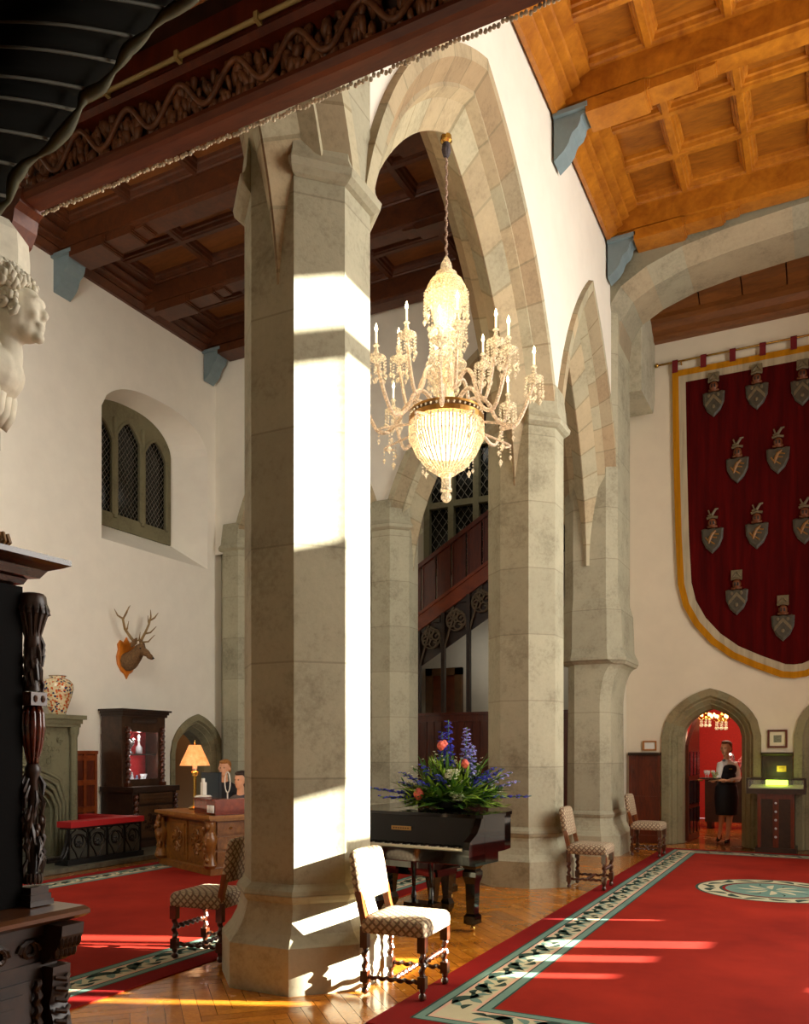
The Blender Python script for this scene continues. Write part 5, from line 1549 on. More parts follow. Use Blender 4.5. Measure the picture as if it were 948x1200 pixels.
for k, (y, h, lb) in enumerate(((-.19,.10,'small blue and white porcelain figurine, leftmost on the lower cabinet shelf'),(-.10,.17,'taller white porcelain rider figurine on the lower cabinet shelf'),(.005,.12,'blue porcelain figurine in the middle of the lower cabinet shelf'),(.105,.10,'pale porcelain figurine beside the flared beaker on the lower cabinet shelf'))):
    o = blob('porcelain_figurine', [(0,0,.02,.034,.036,.02),(0,0,h*.4,.025,.03,h*.35),(0,.01,h*.75,.02,.025,h*.2),(0,.01,h,.016,.016,.018),(0,-.03,h*.5,.015,.02,.02),(0,.035,h*.45,.013,.02,.03)], .006, porc if k % 2 else plain('blue_porcelain', '#8090c0', .25, nz=.3, nscale=40), None, 1)
    o.location = (XL+.30, 9.84+y, .997); tag(o, lb, 'figurine', 'ornaments inside the china cabinet')
point('cabinet_fill', (XL+.36,9.84,1.78), 3, (1,.85,.75), .03); point('cabinet_fill', (XL+.36,9.84,1.33), 3, (1,.85,.75), .03)  # unseen point lights added to brighten the lining and shelves

# mounted stag head
sg = thing('mounted_stag_head', 'brown stag head with tall antlers on an orange wooden shield', 'hunting trophy', (XL+.002,9.92,3.0))
mb = MB(); o = [(0,.33),(.06,.24),(.13,.27),(.19,.20),(.17,.12),(.21,.0),(.19,-.12),(.12,-.22),(.05,-.26),(0,-.34)]
o = o + [(-a, b) for a, b in o[-2:0:-1]]
mb.rings([[(0,a,b) for a, b in o],[(.02,a,b) for a, b in o],[(.035,a*.9,b*.9) for a, b in o]]); mb.build('shield', plain('shield_oak', '#c06c14', .4, nz=.15), sg)
fur = plain('stag_fur', '#6f5232', .9, nz=.35, nscale=30)
E = [('t',[(.02,0,-.06),(.10,0,-.05),(.20,0,.02),(.29,0,.10)],[.16,.145,.115,.09]),
     (.30,0,.12,.10,.085,.09),(.40,0,.07,.12,.06,.06,.45),(.50,0,.0,.07,.045,.045,.5),(.545,0,-.03,.035,.035,.03),
     (.33,.06,.16,.03,.02,.025),(.33,-.06,.16,.03,.02,.025)]
hb = blob('head_and_neck', E, .011, fur, sg, 3)
for s in (-1,1):
    mb = MB(); mb.M = Matrix.Translation((.26,s*.13,.17)) @ Matrix.Rotation(s*.7, 4, 'X'); mb.rings([[(0+r*.3*cos(a), r*.45*sin(a)*1.0, z) for a in [i*PI/4 for i in range(8)]] for r, z in ((.03,-.03),(.09,.03),(.10,.07),(.06,.13),(.01,.17))]); mb.M = None
    mb.build('ear', fur, sg, True)
    mb = MB(); mb.sphere(.365, s*.062, .125, .016, .01, .014, 8, 6); mb.build('eye', M['black_gloss'], sg, True)
    mb = MB()
    A0 = Vector((.27, s*.045, .20)); bone = [(.27,.045,.20),(.22,.12,.30),(.20,.22,.42),(.22,.28,.56),(.28,.26,.68),(.31,.22,.78)]
    mb.tube([(a, s*b, c) for a, b, c in bone], .02, 8, rr=[.026,.023,.02,.018,.014,.005])
    for base, tip, mid in (((.25,.07,.24),(.46,.16,.36),(.38,.10,.25)),((.20,.20,.40),(.36,.30,.52),(.28,.25,.42)),((.22,.28,.57),(.12,.36,.72),(.16,.33,.62)),((.25,.27,.62),(.38,.32,.74),(.32,.30,.66))):
        mb.tube([(base[0],s*base[1],base[2]),(mid[0],s*mid[1],mid[2]),(tip[0],s*tip[1],tip[2])], .014, 7, rr=[.017,.013,.004])
    mb.build('antler', plain('antler_bone', '#8f7448', .6, nz=.25, nscale=20), sg, True)
mb = MB(); mb.sphere(.575,0,-.035,.014,.024,.016,8,6); mb.build('nose', M['black_gloss'], sg, True)

# ------------------------------------------------------------------ reception desk
AD = math.radians(157)   # direction of the front face seen from its right corner
desk = thing('reception_desk', 'carved light oak reception desk with figure corner supports behind the nearest column', 'desk', (-6.60,7.92,.0112), AD-PI)
# local: x from -1.45 (left end) to 0 (right corner), y from 0 (front) to .75
M['oak_light'] = wood('light_carved_oak', '#5e3412', '#a06a2c', .35, scale=5, coat=.2)
mb = MB(); mb.box(-1.38,-.06,.05,.50,.06,.66); mb.box(-1.45,.02,-.02,.55,0,.08); mb.build('body', M['oak_light'], desk)
mb = MB(); mb.box(-1.50,.06,-.06,.58,.68,.72); mb.box(-1.46,.03,-.03,.55,.65,.68); mb.build('desktop', wood('desktop_oak', '#7a4a1c', '#b98038', .3, scale=4, coat=.3), desk)
for x0, x1 in ((-1.2,-.72),(-.66,-.18)):
    mb = MB(); mb.box(x0,x1,.03,.05,.12,.62); mb.box(x0+.05,x1-.05,.015,.03,.17,.57); p_ = mb.build('carved_panel', M['oak_light'], desk)
    mb = MB(); cx_ = (x0+x1)/2
    for k in range(10):
        a = k*PI/5; mb.tube([(cx_+.03*cos(a),.012,.37+.03*sin(a)),(cx_+.12*cos(a+.3),.008,.37+.12*sin(a+.3)),(cx_+.15*cos(a+.7),.012,.37+.16*sin(a+.7))], .013, 5)
    mb.build('rosette', M['oak_light'], p_)
for z in (.12,.30,.48):
    mb = MB(); mb.box(-.06,-.04,.10,.46,z,z+.15); dw = mb.build('drawer', M['oak_light'], desk)
    mb = MB(); mb.sphere(-.03,.28,z+.075,.015,.02,.015,8,6); mb.build('knob', M['brass'], dw)
for x in (-1.42,-.03):
    mb = MB(); rnd = random.Random(int(-x*10)+3)
    mb.lathe([(.06,.08),(.09,.12),(.07,.18),(.05,.26),(.075,.36),(.09,.44),(.06,.50),(.05,.53),(.07,.58),(.06,.64),(.085,.66)], 12, x, .0)
    for k in range(16): mb.sphere(x+rnd.uniform(-.06,.06), rnd.uniform(-.07,-.02), rnd.uniform(.12,.62), .03,.03,.04,7,5)
    mb.build('figure_support', M['oak_light'], desk, 50)
def on_desk(x, y, z=.7335):
    r = desk.rotation_euler[2]; return (-6.60+x*cos(r)-y*sin(r), 7.92+x*sin(r)+y*cos(r), z)
rs_ = thing('desk_riser', 'curved reddish mahogany counter riser on the reception desk', 'riser', on_desk(0,0), AD-PI)
mb = MB(); pts = [(-.80,.20),(-.62,.08),(-.2,.04),(0.03,.04),(.03,.50),(-.1,.50),(-.1,.26),(-.6,.28),(-.74,.30)]
mb.prism(pts, .0, .17); mb.prism([(a*1.02,b-.01) for a, b in pts], .17, .19); mb.build('curved_panel', wood('mahogany', '#5a1c0a', '#8a3416', .25, scale=4, coat=.4), rs_)
for k in range(3): mb = MB(); mb.box(-.13+.06*k,-.09+.06*k,.03,.04,.03,.12); o = mb.build('leaflet', plain('white_card', '#e8e4da', .6)); o.location = on_desk(0,-.02); o.rotation_euler = (0,0,AD-PI); tag(o, 'small white card propped against the mahogany riser on the desk', 'card', 'white cards on the reception desk')
lp = thing('table_lamp', 'brass column table lamp with glowing peach shade on the reception desk', 'lamp', on_desk(-1.17,.36)); lp.scale = (1.04,1.04,1.10)
mb = MB(); mb.lathe([(.075,0),(.08,.015),(.06,.035),(.03,.05),(.02,.09),(.022,.40),(.045,.42),(.05,.45),(.02,.47)], 16); mb.build('column', M['brass'], lp, 30)
mb = MB(); mb.lathe([(.02,.47),(.03,.49),(.03,.55),(.01,.56)], 12); mb.build('socket', M['white_paint'], lp)
n = NT('lamp_shade'); n.base(n.ramp(n.noise(n.coord(), 12, 3), [(.3,'#e89858'),(.7,'#f8d098')])); n.b.inputs['Emission Color'].default_value = srgb('#ff9c4c'); n.b.inputs['Emission Strength'].default_value = .7; n.set(Roughness=.8)
mb = MB(); mb.lathe([(.19,.53),(.16,.60),(.12,.68),(.075,.78)], 24); 
mb2 = MB(); prof = [(.19,.53),(.16,.60),(.12,.68),(.075,.78)]
mb2.rings([[(r*cos(2*PI*k/24), r*sin(2*PI*k/24), z) for k in range(24)] for r, z in prof], False, False); mb2.build('shade', n.m, lp, True)
mb = MB(); mb.lathe([(.004,.78),(.012,.80),(.004,.84)], 8); mb.build('finial', M['brass'], lp)
p_ = on_desk(-1.17,.36); point('lamp_glow', (p_[0],p_[1],p_[2]+.62), 6, (1,.66,.35), .05)
mo = thing('computer_monitor', 'black flat computer monitor on the reception desk beside the lamp', 'monitor', on_desk(-.84,.42), AD-PI+.12)
mb = MB(); mb.box(-.10,.10,-.08,.08,0,.015); mb.box(-.02,.02,-.015,.015,.015,.2); mb.build('stand', M['black'], mo)
mb = MB(); mb.box(-.19,.22,-.02,.02,.13,.50); mb.build('housing', plain('dark_blue_plastic', '#1c2228', .35), mo)
mb = MB(); mb.box(-.18,.21,-.022,-.019,.14,.49); mb.build('back_panel', plain('grey_blue_plastic', '#3a444c', .3), mo)
tp = thing('desk_telephone', 'cream telephone handset standing on the riser in front of the monitor', 'telephone', on_desk(-.53,.16,.7335+.192), AD-PI)
mb = MB(); mb.lathe([(.10,0),(.11,.01),(.09,.025),(.01,.03)], 16); mb.build('base', M['white_paint'], tp)
mb = MB(); mb.box(-.035,.035,-.02,.03,.02,.19); mb.box(-.02,.02,-.015,.015,.19,.24); mb.build('handset', M['white_paint'], tp)
mi = thing('round_fan', 'small pale round ring shaped stand behind the telephone on the desk', 'fan', on_desk(-.38,.42), AD-PI)
mb = MB(); mb.tube([(.02*cos(t),0,.36+.12*sin(t)) if False else (.07*cos(t),0,.38+.13*sin(t)) for t in [i*2*PI/20 for i in range(21)]], .008, 6); mb.build('ring', M['white_paint'], mi, True)
mb = MB(); mb.tube([(0,0,.25),(0,0,.02)], .01, 6); mb.lathe([(.06,0),(.05,.02),(.01,.025)], 12); mb.build('stand', M['white_paint'], mi)

# ------------------------------------------------------------------ dark carved buffet at the left edge
bf = thing('carved_buffet', 'black carved oak buffet with leafy columns and deep cornice at the left edge', 'cabinet', (0,0,0))
YE = 2.30
mb = MB()
mb.box(-3.1,-2.62,.95,YE-.06,0,.86); mb.build('lower_body', M['wood_dark'], bf)
mb = MB(); mb.prism_y([(-3.1,.865),(-2.56,.865),(-2.53,.875),(-2.50,.89),(-2.50,.905),(-2.53,.915),(-3.1,.92)], .9, YE+.0); mb.build('ledge', wood('ledge_oak', '#3a2214', '#6a4226', .28, sc=(3,.5,1), scale=3, coat=.3), bf)
mb = MB(); mb.box(-3.1,-2.70,.95,YE-.14,.92,2.12); mb.build('back_board', plain('recess_black','#060403',.8,spec=.1), bf)  # black block standing in for the shade of the open recess
mb = MB()
cp = [(-3.1,2.10),(-2.78,2.10),(-2.77,2.12),(-2.72,2.135),(-2.71,2.155),(-2.68,2.16),(-2.66,2.19),(-2.62,2.205),(-2.60,2.215),(-2.60,2.235),(-3.1,2.245)]
R0 = [[(x,.9,z) for x, z in cp]]; R0.append([(x, YE+(x+2.60 if x > -2.8 else -.2), z) for x, z in cp]); mb.rings(R0); mb.build('cornice', wood('cornice_oak', '#1c100a', '#4a2c1c', .25, sc=(3,.5,1), scale=3, coat=.4), bf)
rnd = random.Random(21)
MBase = MB
def leafcol(X_, Y_):
    cx_ = cy_ = 0; SC = Matrix.Translation((X_,Y_,0)) @ Matrix.Diagonal((.66,.66,1,1))
    class MB(MBase):
        def __init__(s): super().__init__(); s.M = SC
    mb = MB(); mb.lathe([(.06,2.10),(.075,2.09),(.08,2.06),(.055,2.0),(.045,1.93),(.05,1.90),(.035,1.88)], 12, cx_, cy_)
    for k in range(14):
        a = 2*PI*k/14; mb.tube([(cx_+.035*cos(a),cy_+.035*sin(a),1.93),(cx_+.06*cos(a),cy_+.06*sin(a),2.0),(cx_+.085*cos(a),cy_+.085*sin(a),2.05),(cx_+.09*cos(a),cy_+.09*sin(a),2.02)], .012, 6, rr=[.008,.014,.016,.008])
    mb.build('leaf_capital', M['wood_dark'], bf, 50)
    mb = MB(); mb.lathe([(.04,1.93),(.05,1.88),(.045,1.80),(.038,1.76),(.045,1.73)], 12, cx_, cy_)
    for k in range(20):
        a = rnd.uniform(0,2*PI); z = rnd.uniform(1.75,1.92); mb.tube([(cx_+.04*cos(a),cy_+.04*sin(a),z+.03),(cx_+.06*cos(a),cy_+.06*sin(a),z),(cx_+.05*cos(a+.2),cy_+.05*sin(a+.2),z-.04)], .01, 5)
    mb.sphere(cx_+.035,cy_-.01,1.83,.022,.022,.032); mb.build('mask', M['wood_dark'], bf, 50)
    mb = MB(); mb.cbox(cx_,cy_,1.70,.11,.11,.05)
    for q in (-.025,.025): mb.sphere(cx_+.055,cy_+q,1.70,.012,.014,.014,8,5); mb.sphere(cx_+q,cy_-.055,1.70,.014,.012,.014,8,5)
    mb.build('rosette_block', wood('block_oak', '#3a241a', '#6a4a36', .3, scale=4), bf)
    mb = MB()
    for k in range(10):    # gadrooned S baluster
        a = 2*PI*k/10
        prof = [(.045,1.675),(.062,1.64),(.064,1.59),(.052,1.53),(.035,1.48),(.03,1.455)]
        mb.tube([(cx_+r*.8*cos(a), cy_+r*.8*sin(a), z) for r, z in prof], .014, 6, rr=[.012,.019,.02,.017,.012,.010])
    mb.build('gadrooned_baluster', wood('red_glint_oak', '#2a0e06', '#6a2412', .18, scale=4, coat=.6), bf, True)
    mb = MB(); mb.lathe([(.03,1.455),(.045,1.44),(.045,1.42),(.03,1.40),(.03,1.05),(.05,1.03)], 12, cx_, cy_)
    for k in range(46):
        a = rnd.uniform(0,2*PI); z = rnd.uniform(1.06,1.40); s_ = rnd.choice((.2,-.2))
        mb.tube([(cx_+.035*cos(a),cy_+.035*sin(a),z+.04),(cx_+.062*cos(a+s_),cy_+.062*sin(a+s_),z),(cx_+.055*cos(a+2*s_),cy_+.055*sin(a+2*s_),z-.045)], .01, 5, rr=[.005,.014,.004])
    for k in range(12): a = rnd.uniform(0,6.28); mb.sphere(cx_+.05*cos(a),cy_+.05*sin(a),1.22+rnd.uniform(-.03,.03),.018,.018,.018,7,5)
    mb.build('leaf_garland', M['wood_dark'], bf, 50)
    mb = MB()
    for k in range(14): a = 2*PI*k/14; mb.sphere(cx_+.045*cos(a),cy_+.045*sin(a),1.02,.014,.014,.022,7,5)
    mb.cbox(cx_,cy_,.975,.12,.12,.03); mb.cbox(cx_,cy_,.95,.14,.14,.025); mb.cbox(cx_,cy_,.93,.16,.16,.02); mb.build('column_base', M['wood_dark'], bf)
leafcol(-2.695, YE-.10); leafcol(-2.70, 1.35)
mb = MB()   # carved drawer frieze, scrolls
for k in range(9):
    y = 2.12-.13*k
    for sgn in (1,-1): mb.tube([(-2.615, y+sgn*(.045-.006*t)*cos(t), .765+(.045-.006*t)*sin(t)) for t in [i*.6 for i in range(9)]], .011, 6)
mb.box(-2.64,-2.61,.95,YE-.06,.70,.72); mb.box(-2.64,-2.60,.95,YE-.06,.82,.86); mb.build('carved_drawer_front', M['wood_dark'], bf)
for yy in (YE-.08, 1.35):
    mb = MB(); mb.prism_y([(-2.64,.86),(-2.50,.86),(-2.505,.82),(-2.53,.77),(-2.57,.73),(-2.60,.71),(-2.64,.70)], yy-.05, yy+.05)
    for k in range(5): mb.sphere(-2.525, yy-.04+.02*k, .80, .02,.012,.03,7,5); mb.sphere(-2.55, yy-.04+.02*k, .755, .02,.012,.025,7,5)
    mb.prism_y([(-2.64,.70),(-2.56,.70),(-2.565,.62),(-2.58,.56),(-2.56,.5),(-2.545,.42),(-2.56,.34),(-2.58,.28),(-2.55,.24),(-2.55,.20),(-2.53,.14),(-2.53,0),(-2.64,0)], yy-.04, yy+.04)
    for k in range(10): mb.tube([(-2.56,yy-.03,.66-.04*k),(-2.54,yy,.65-.04*k),(-2.56,yy+.03,.66-.04*k)], .01, 5)
    mb.build('scroll_bracket', M['wood_dark'], bf)
for y0 in (1.02, 1.62):
    mb = MB()
    for i, e in enumerate((0,.04,.08)): mb.box(-2.62,-2.605+.008*i,y0+e,y0+.50-e,.08+e,.66-e) if i == 0 else mb.box(-2.61,-2.60+.004*i,y0+e,y0+.50-e,.08+e,.66-e)
    mb.twist((-2.595,y0+.52,.10),(-2.595,y0+.52,.66),.014,.05); mb.build('cupboard_door', M['wood_dark'], bf)
ct = thing('gilt_crest', 'small brown gilt carved ornament on top of the black buffet at left', 'ornament', (-2.80,2.12,2.243))
mb = MB(); mb.lathe([(.04,0),(.05,.015),(.03,.03),(.035,.06),(.01,.10)], 10)
for k in range(8): a = k*PI/4; mb.tube([(.02*cos(a),.02*sin(a),.02),(.05*cos(a),.05*sin(a),.05),(.04*cos(a),.04*sin(a),.08)], .009, 5)
mb.build('carving', plain('old_gilt', '#7a5424', .5, nz=.3, nscale=30), ct)
# ------------------------------------------------------------------ people
skin = plain('skin', '#dca27e', .55, nz=.06)
hair_m = plain('hair_brown', '#6a3e1e', .6, nz=.3, nscale=30)
white_c = plain('white_cotton', '#e2e0dc', .8, nz=.05)
black_c = plain('black_cloth', '#15141a', .85, nz=.2)
def limb(pts, rr): return ('t', pts, rr)
def hand_ells(x, y, z, dx, dy, up=0):
    """palm plus five separate fingers pointing along (dx, dy)"""
    d = Vector((dx, dy, up)).normalized(); s = Vector((-d.y, d.x, 0)).normalized(); p = Vector((x,y,z))
    E = [limb([tuple(p), tuple(p+d*.05), tuple(p+d*.085)], [.024,.034,.030])]
    for k, L in enumerate((.065,.078,.074,.055)):
        b = p+d*.08+s*(-.027+.018*k); E.append(limb([tuple(b), tuple(b+d*L*.5+Vector((0,0,.004))), tuple(b+d*L+Vector((0,0,-.008)))], [.010,.009,.007]))
    b = p+d*.03+s*.028; E.append(limb([tuple(b), tuple(b+d*.03+s*.022), tuple(b+d*.06+s*.028)], [.012,.010,.008]))
    return E
def head_ells(x, y, z, f, tilt=0):
    """head centre, f = facing unit vector (x, y)"""
    fx_, fy_ = f; sx, sy = -fy_, fx_
    P = lambda a, b, c: (x+fx_*a+sx*b, y+fy_*a+sy*b, z+c)
    E = [P(0,0,.02)+(.082,.082,.095), P(.03,0,-.04)+(.060,.060,.075), P(.05,0,-.09)+(.034,.034,.03),
         P(.092,0,-.02)+(.014,.014,.022), P(.085,0,.01)+(.012,.012,.03), P(.078,0,-.062)+(.018,.024,.008), P(.075,.03,.022)+(.014,.02,.010), P(.075,-.03,.022)+(.014,.02,.010),
         P(-.0,.082,-.01)+(.018,.018,.032), P(-.0,-.082,-.01)+(.018,.018,.032)]
    return E, P
def eyes(parent, P):
    for s in (-.03,.03):
        a = P(.083, s, .004); mb = MB(); mb.sphere(*a, .009,.009,.006,8,6); mb.build('eye', M['black_gloss'], parent, True)
    a = P(.094,0,-.058); mb = MB(); mb.sphere(*a, .006,.018,.005,8,5); mb.build('lips', plain('lips', '#a8544a', .5), parent, True)

# waitress in the doorway, walking out with a tray; local x = image right
wt = thing('person', 'waitress in white blouse, black waistcoat and skirt carrying a tray through the doorway', 'person', (-1.50,14.66,0.0), YAW)
f = Vector((-.75,-.66)).normalized()
E, P = head_ells(.02,.0,1.555,f)
E += [limb([(.03,.01,1.30),(.025,.0,1.40),(.022,0,1.49)], [.06,.048,.045]),
      (.04,.02,1.27,.15,.10,.09), (.04,.02,1.15,.135,.10,.13), (.04,.02,1.03,.115,.09,.10), (.04,.02,.90,.155,.12,.13),
      limb([(.17,.06,1.32),(.225,.07,1.18),(.215,.0,1.04)], [.05,.045,.036]), limb([(.215,.0,1.04),(.10,-.10,1.03),(-.02,-.14,1.03)], [.036,.032,.024]),
      limb([(-.09,-.04,1.31),(-.13,-.10,1.18),(-.15,-.13,1.08)], [.046,.042,.034]), limb([(-.15,-.13,1.08),(-.20,-.18,1.05),(-.24,-.20,1.045)], [.034,.028,.022]),
      limb([(.09,.03,.85),(.10,.02,.50),(.085,.03,.40),(.06,.02,.12)], [.085,.056,.052,.032]), limb([(.06,.02,.12),(.02,-.04,.05),(-.02,-.08,.03)], [.034,.030,.022]),
      limb([(-.02,.0,.85),(-.02,.05,.50),(-.01,.11,.40),(.0,.20,.16)], [.082,.054,.05,.032]), limb([(.0,.20,.16),(-.03,.17,.09),(-.05,.13,.05)], [.03,.026,.02])]
E += hand_ells(-.03,-.14,1.03,-1,-.3) + hand_ells(-.24,-.20,1.03,-.8,-.6)
pb = blob('body', E, .011, skin, wt, 2)
eyes(wt, P)
mbh = [P(-.03,0,.05)+(.088,.088,.085), P(-.06,0,-.01)+(.075,.075,.075), P(-.105,0,.03)+(.045,.045,.045), P(.03,0,.10)+(.06,.06,.03)]
blob('hair', mbh, .009, hair_m, wt, 2)
B = [(.04,.02,1.27,.155,.105,.095), (.04,.02,1.15,.135,.10,.13), (.04,.02,1.04,.125,.10,.10),
     limb([(.165,.06,1.32),(.23,.07,1.18),(.22,.0,1.05)], [.062,.056,.048]), limb([(.22,.0,1.05),(.12,-.08,1.04),(.03,-.125,1.035)], [.048,.042,.034]),
     limb([(-.085,-.04,1.31),(-.13,-.10,1.18),(-.155,-.13,1.09)], [.058,.052,.044]), limb([(-.155,-.13,1.09),(-.19,-.165,1.06)], [.044,.034]),
     limb([(.03,.01,1.33),(.025,.0,1.385)], [.07,.056])]
blob('blouse', B, .011, white_c, wt, 3)
blob('waistcoat', [(.045,.025,1.22,.162,.128,.13), (.04,.02,1.08,.152,.125,.13), (.04,.02,.98,.15,.125,.06)], .011, black_c, wt, 3)
mb = MB(); rs = []
for z, rx, ry in ((1.0,.135,.11),(.92,.175,.14),(.75,.19,.155),(.55,.175,.15),(.47,.17,.145),(.46,.16,.135)):
    rs.append([(.035+rx*cos(a), .03+ry*sin(a), z) for a in [2*PI*i/20 for i in range(20)]])
mb.rings(rs); mb.build('skirt', black_c, wt, True)
mb = MB(); c_ = P(.06,0,-.155); mb.sphere(c_[0]-.02,c_[1]-.04,1.36,.03,.02,.022,8,6); mb.build('bow_tie', plain('grey_tie','#5a5f68',.6), wt)
mb = MB(); mb.cbox(.05,-.115,1.22,.05,.01,.014); mb.build('name_badge', plain('gold_badge','#c8a040',.3,.6), wt)
for pts in ([(.07,.03,.06),(.03,-.03,.04),(-.03,-.10,.02)],[(.01,.22,.10),(-.03,.18,.06),(-.07,.13,.02)]):
    mb = MB(); mb.tube(pts, .035, 10, rr=[.034,.04,.022]); a = pts[0]; mb.tube([(a[0]+.02,a[1]+.015,a[2]),(a[0]+.02,a[1]+.015,max(0,a[2]-.06))], .01, 6); mb.build('shoe', M['black_gloss'], wt, True)
tr = thing('serving_tray', 'round dark serving tray with drinks held by the waitress', 'tray', (0,0,0))
tx, ty = -.33, -.24
r_ = YAW; TX = -1.50+tx*cos(r_)-ty*sin(r_); TY = 14.66+tx*sin(r_)+ty*cos(r_)
tr.location = (TX,TY,1.058)
mb = MB(); mb.lathe([(.15,0),(.17,.005),(.175,.022),(.165,.022),(.155,.01),(.01,.01)], 28); mb.build('dish', plain('tray_dark', '#3a302c', .3), tr, 40)
glassm = NT('clear_glass'); glassm.base('#ffffff'); glassm.set(Roughness=.02, Alpha=.35)
for k, (a, b) in enumerate(((-.07,.02),(-.02,-.06),(.04,.05))):
    mb = MB(); mb.lathe([(.025,0),(.026,.004),(.005,.01),(.005,.05),(.028,.08),(.03,.13),(.027,.13),(.02,.08)], 14); g = mb.build('wine_glass', glassm.m, None, True); g.location = (TX+a,TY+b,1.069)
    tag(g, ('stemmed glass nearest the left rim of the tray','stemmed glass at the front of the tray','stemmed glass at the back of the tray')[k]+' held by the waitress', 'glass', 'glasses on the tray')
mb = MB(); mb.lathe([(.03,0),(.035,.03),(.02,.05)], 12); rnd = random.Random(5)
for k in range(14): mb.sphere(rnd.uniform(-.045,.045), rnd.uniform(-.04,.04), .07+rnd.uniform(-.02,.03), .016,.016,.013,6,4)
o = mb.build('posy_bowl', plain('pale_green_posy', '#9aa070', .6, nz=.4, nscale=50)); o.location = (TX+.07,TY-.03,1.069); tag(o, 'small bowl of pale flowers on the tray held by the waitress', 'flowers')

def sitter(name_label, x, y, hz, f, top, hairc, topz=0):
    t = thing('person', name_label, 'person', (x,y,.0105), YAW)
    dz = hz-1.24
    E, P = head_ells(0,0,1.24+dz,f)
    E += [limb([(0,0,1.0+dz),(0,0,1.16+dz)], [.055,.046]), (0,.01,.92+dz,.18,.10,.12), (0,.01,.75+dz,.15,.10,.15), (0,.0,.56+dz,.17,.13,.12)]
    for s in (-1,1):
        E += [limb([(s*.17,.0,.96+dz),(s*.21,-.06,.80+dz),(s*.18,-.20,.75)], [.05,.042,.034]), limb([(s*.18,-.20,.75),(s*.10,-.30,.765)], [.034,.026]),
              limb([(s*.09,.0,.54+dz),(s*.10,-.38,.52)], [.085,.06]), limb([(s*.10,-.38,.52),(s*.10,-.36,.08)], [.056,.036]), limb([(s*.10,-.34,.05),(s*.10,-.46,.04)], [.035,.028])]
        E += hand_ells(s*.10,-.30,.765,-s*.3,-1)
    blob('body', E, .012, skin, t, 2); eyes(t, P)
    blob('hair', [P(-.03,0,.05)+(.09,.09,.085), P(-.05,0,-.02)+(.08,.08,.08), P(.02,0,.09)+(.07,.07,.035)], .01, hairc, t, 2)
    J = [(0,.01,.92+dz,.195,.118,.13), (0,.01,.75+dz,.165,.118,.16), (0,.0,.56+dz,.18,.14,.12)]
    for s in (-1,1): J += [limb([(s*.165,.0,.97+dz),(s*.215,-.06,.80+dz),(s*.18,-.20,.757)], [.064,.056,.046]), limb([(s*.18,-.20,.757),(s*.13,-.27,.765)], [.046,.038])]
    blob('jacket', J, .012, top, t, 3)
    T = []
    for s in (-1,1): T += [limb([(s*.09,.02,.53+dz),(s*.10,-.38,.52)], [.098,.072]), limb([(s*.10,-.38,.52),(s*.10,-.36,.09)], [.07,.05])]
    blob('trousers', T, .012, black_c, t, 2)
    # chair under the person
    c = thing('office_chair', 'dark swivel chair under the '+('fair haired' if hz > 1.2 else 'dark haired')+' receptionist behind the desk', 'chair', (x,y,.0105), YAW)
    mb = MB(); mb.box(-.23,.23,-.20,.24,.36+dz,.42+dz); mb.build('seat', black_c, c)
    mb = MB(); mb.box(-.2,.2,.20,.25,.5+dz,.85+dz); mb.build('backrest', black_c, c)
    mb = MB(); mb.tube([(0,0,.06),(0,0,.37+dz)], .025, 8)
    for k in range(5): a = k*2*PI/5; mb.tube([(0,0,.07),(.25*cos(a),.25*sin(a),.03)], .018, 6)
    mb.tube([(0,.22,.38+dz),(0,.23,.55+dz)], .02, 6); mb.build('base', M['black'], c)
sitter('fair haired receptionist in dark jacket seated behind the desk and monitor', -7.92, 9.80, 1.25, (-.2,-.98), black_c, plain('fair_hair', '#a06a30', .6, nz=.3, nscale=30))
sitter('dark haired receptionist in grey jacket seated at the desk beside the nearest column', -7.22, 9.28, 1.10, (-.5,-.86), plain('grey_jacket', '#4a4a4e', .8), plain('dark_hair', '#2a1a10', .6, nz=.3, nscale=30))

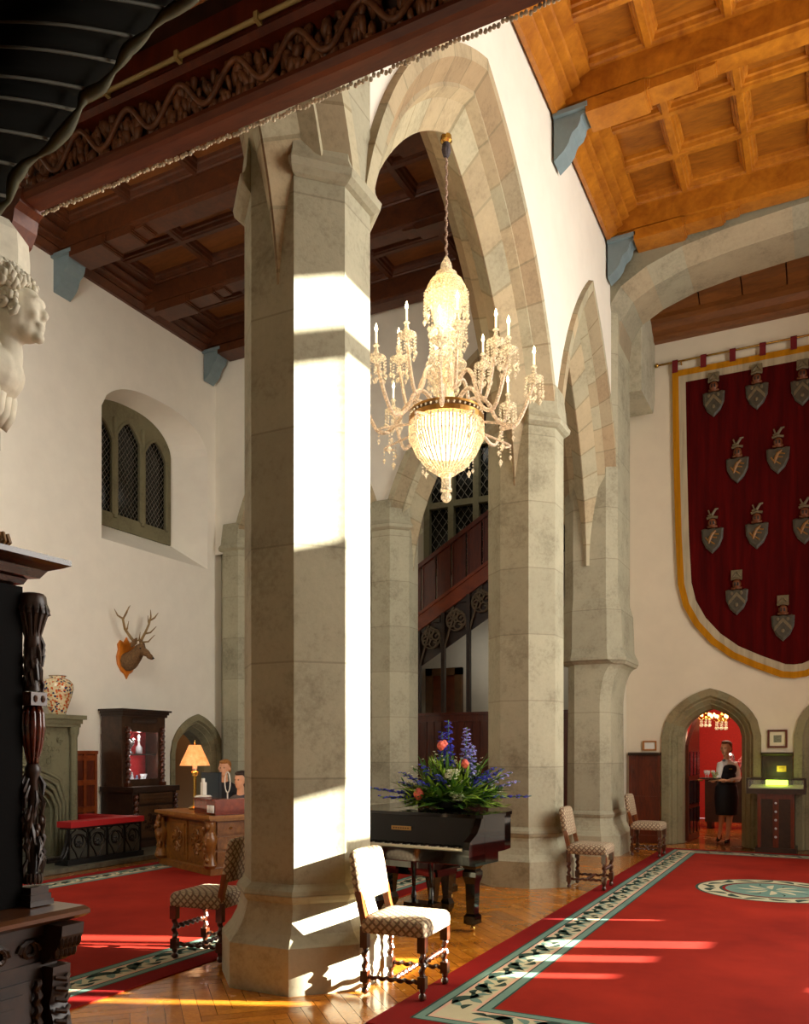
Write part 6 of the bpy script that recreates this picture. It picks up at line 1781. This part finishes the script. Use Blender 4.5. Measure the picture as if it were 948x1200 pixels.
# ------------------------------------------------------------------ red room furniture
def small_chandelier(label, x, y, z):
    t = thing('wall_chandelier', label, 'chandelier', (x,y,z))
    mb = MB(); mb.tube([(0,0,.0),(0,0,3.4-z)], .008, 6); mb.lathe([(.01,.1),(.05,.05),(.03,0),(.06,-.05),(.02,-.1)], 12); mb.build('stem', M['brass'], t)
    for k in range(6):
        a = k*PI/3; mb = MB(); mb.tube([(0,0,-.02),(.1*cos(a),.1*sin(a),-.07),(.17*cos(a),.17*sin(a),-.01)], .008, 6); r = mb.build('arm', M['brass'], t)
        mb = MB(); mb.sphere(.17*cos(a),.17*sin(a),.03,.022,.022,.035,8,6); mb.build('bulb', emit('warm_bulb', '#ffb060', 12), r, True)
    mb = MB()
    for k in range(24): a = k*.8; strand(mb, .1*cos(a), .1*sin(a), -.08, 3, .012, .03, .02)
    mb.build('drops', M['crystal'], t)
small_chandelier('small lit brass and crystal chandelier high in the red room beyond the doorway', -1.78, 16.8, 2.14)
small_chandelier('farther small lit chandelier at the left of the red room beyond the doorway', -2.25, 18.3, 2.24)
sb = thing('sideboard', 'dark wooden sideboard in the red room behind the waitress', 'sideboard', (-1.45,17.6,0))
mb = MB(); mb.box(-.7,.9,-.2,.3,.12,.95); mb.build('body', M['wood_dark'], sb); mb = MB(); mb.box(-.74,.94,-.24,.32,.95,.99); mb.build('top', M['wood_red'], sb)
for x in (-.62,.82): mb = MB(); mb.box(x-.05,x+.05,-.15,.25,0,.12); mb.build('foot', M['wood_dark'], sb)
for k, (x, s_, lb) in enumerate(((-1.72,.85,'large silver domed urn on the sideboard in the red room'),(-1.47,.55,'smaller silver urn on the sideboard to the right of the large one'))):
    t = thing('silver_urn', lb, 'urn', (x,17.6+.15*k,.99), 0); t.scale = (s_,s_,s_)
    mb = MB(); mb.lathe([(.08,0),(.09,.02),(.03,.08),(.05,.14),(.13,.24),(.15,.34),(.12,.42),(.13,.44)], 20); mb.build('bowl', M_silver if False else silver, t, True)
    mb = MB(); mb.lathe([(.13,.44),(.11,.52),(.05,.58),(.015,.60),(.025,.63),(.005,.66)], 20); mb.build('lid', silver, t, True)
pk = thing('pink_flowers', 'pink flowers in a silver vase on the sideboard in the red room', 'flowers', (-1.42,17.46,.99)); pk.scale = (.6,.6,.8)
mb = MB(); mb.lathe([(.05,0),(.07,.1),(.04,.2),(.05,.24)], 14); mb.build('vase', silver, pk, True)
mb = MB(); rnd = random.Random(6)
for k in range(60): mb.sphere(rnd.gauss(0,.09), rnd.gauss(0,.07), .38+rnd.gauss(0,.09), .028,.028,.022,7,5)
mb.build('blossom', plain('pink_petals', '#d88a8a', .6, nz=.3, nscale=20), pk, True)

point('waitress_fill', (-1.75,15.2,2.35), 9, (1,.85,.7), .15)  # unseen point light added to brighten the waitress
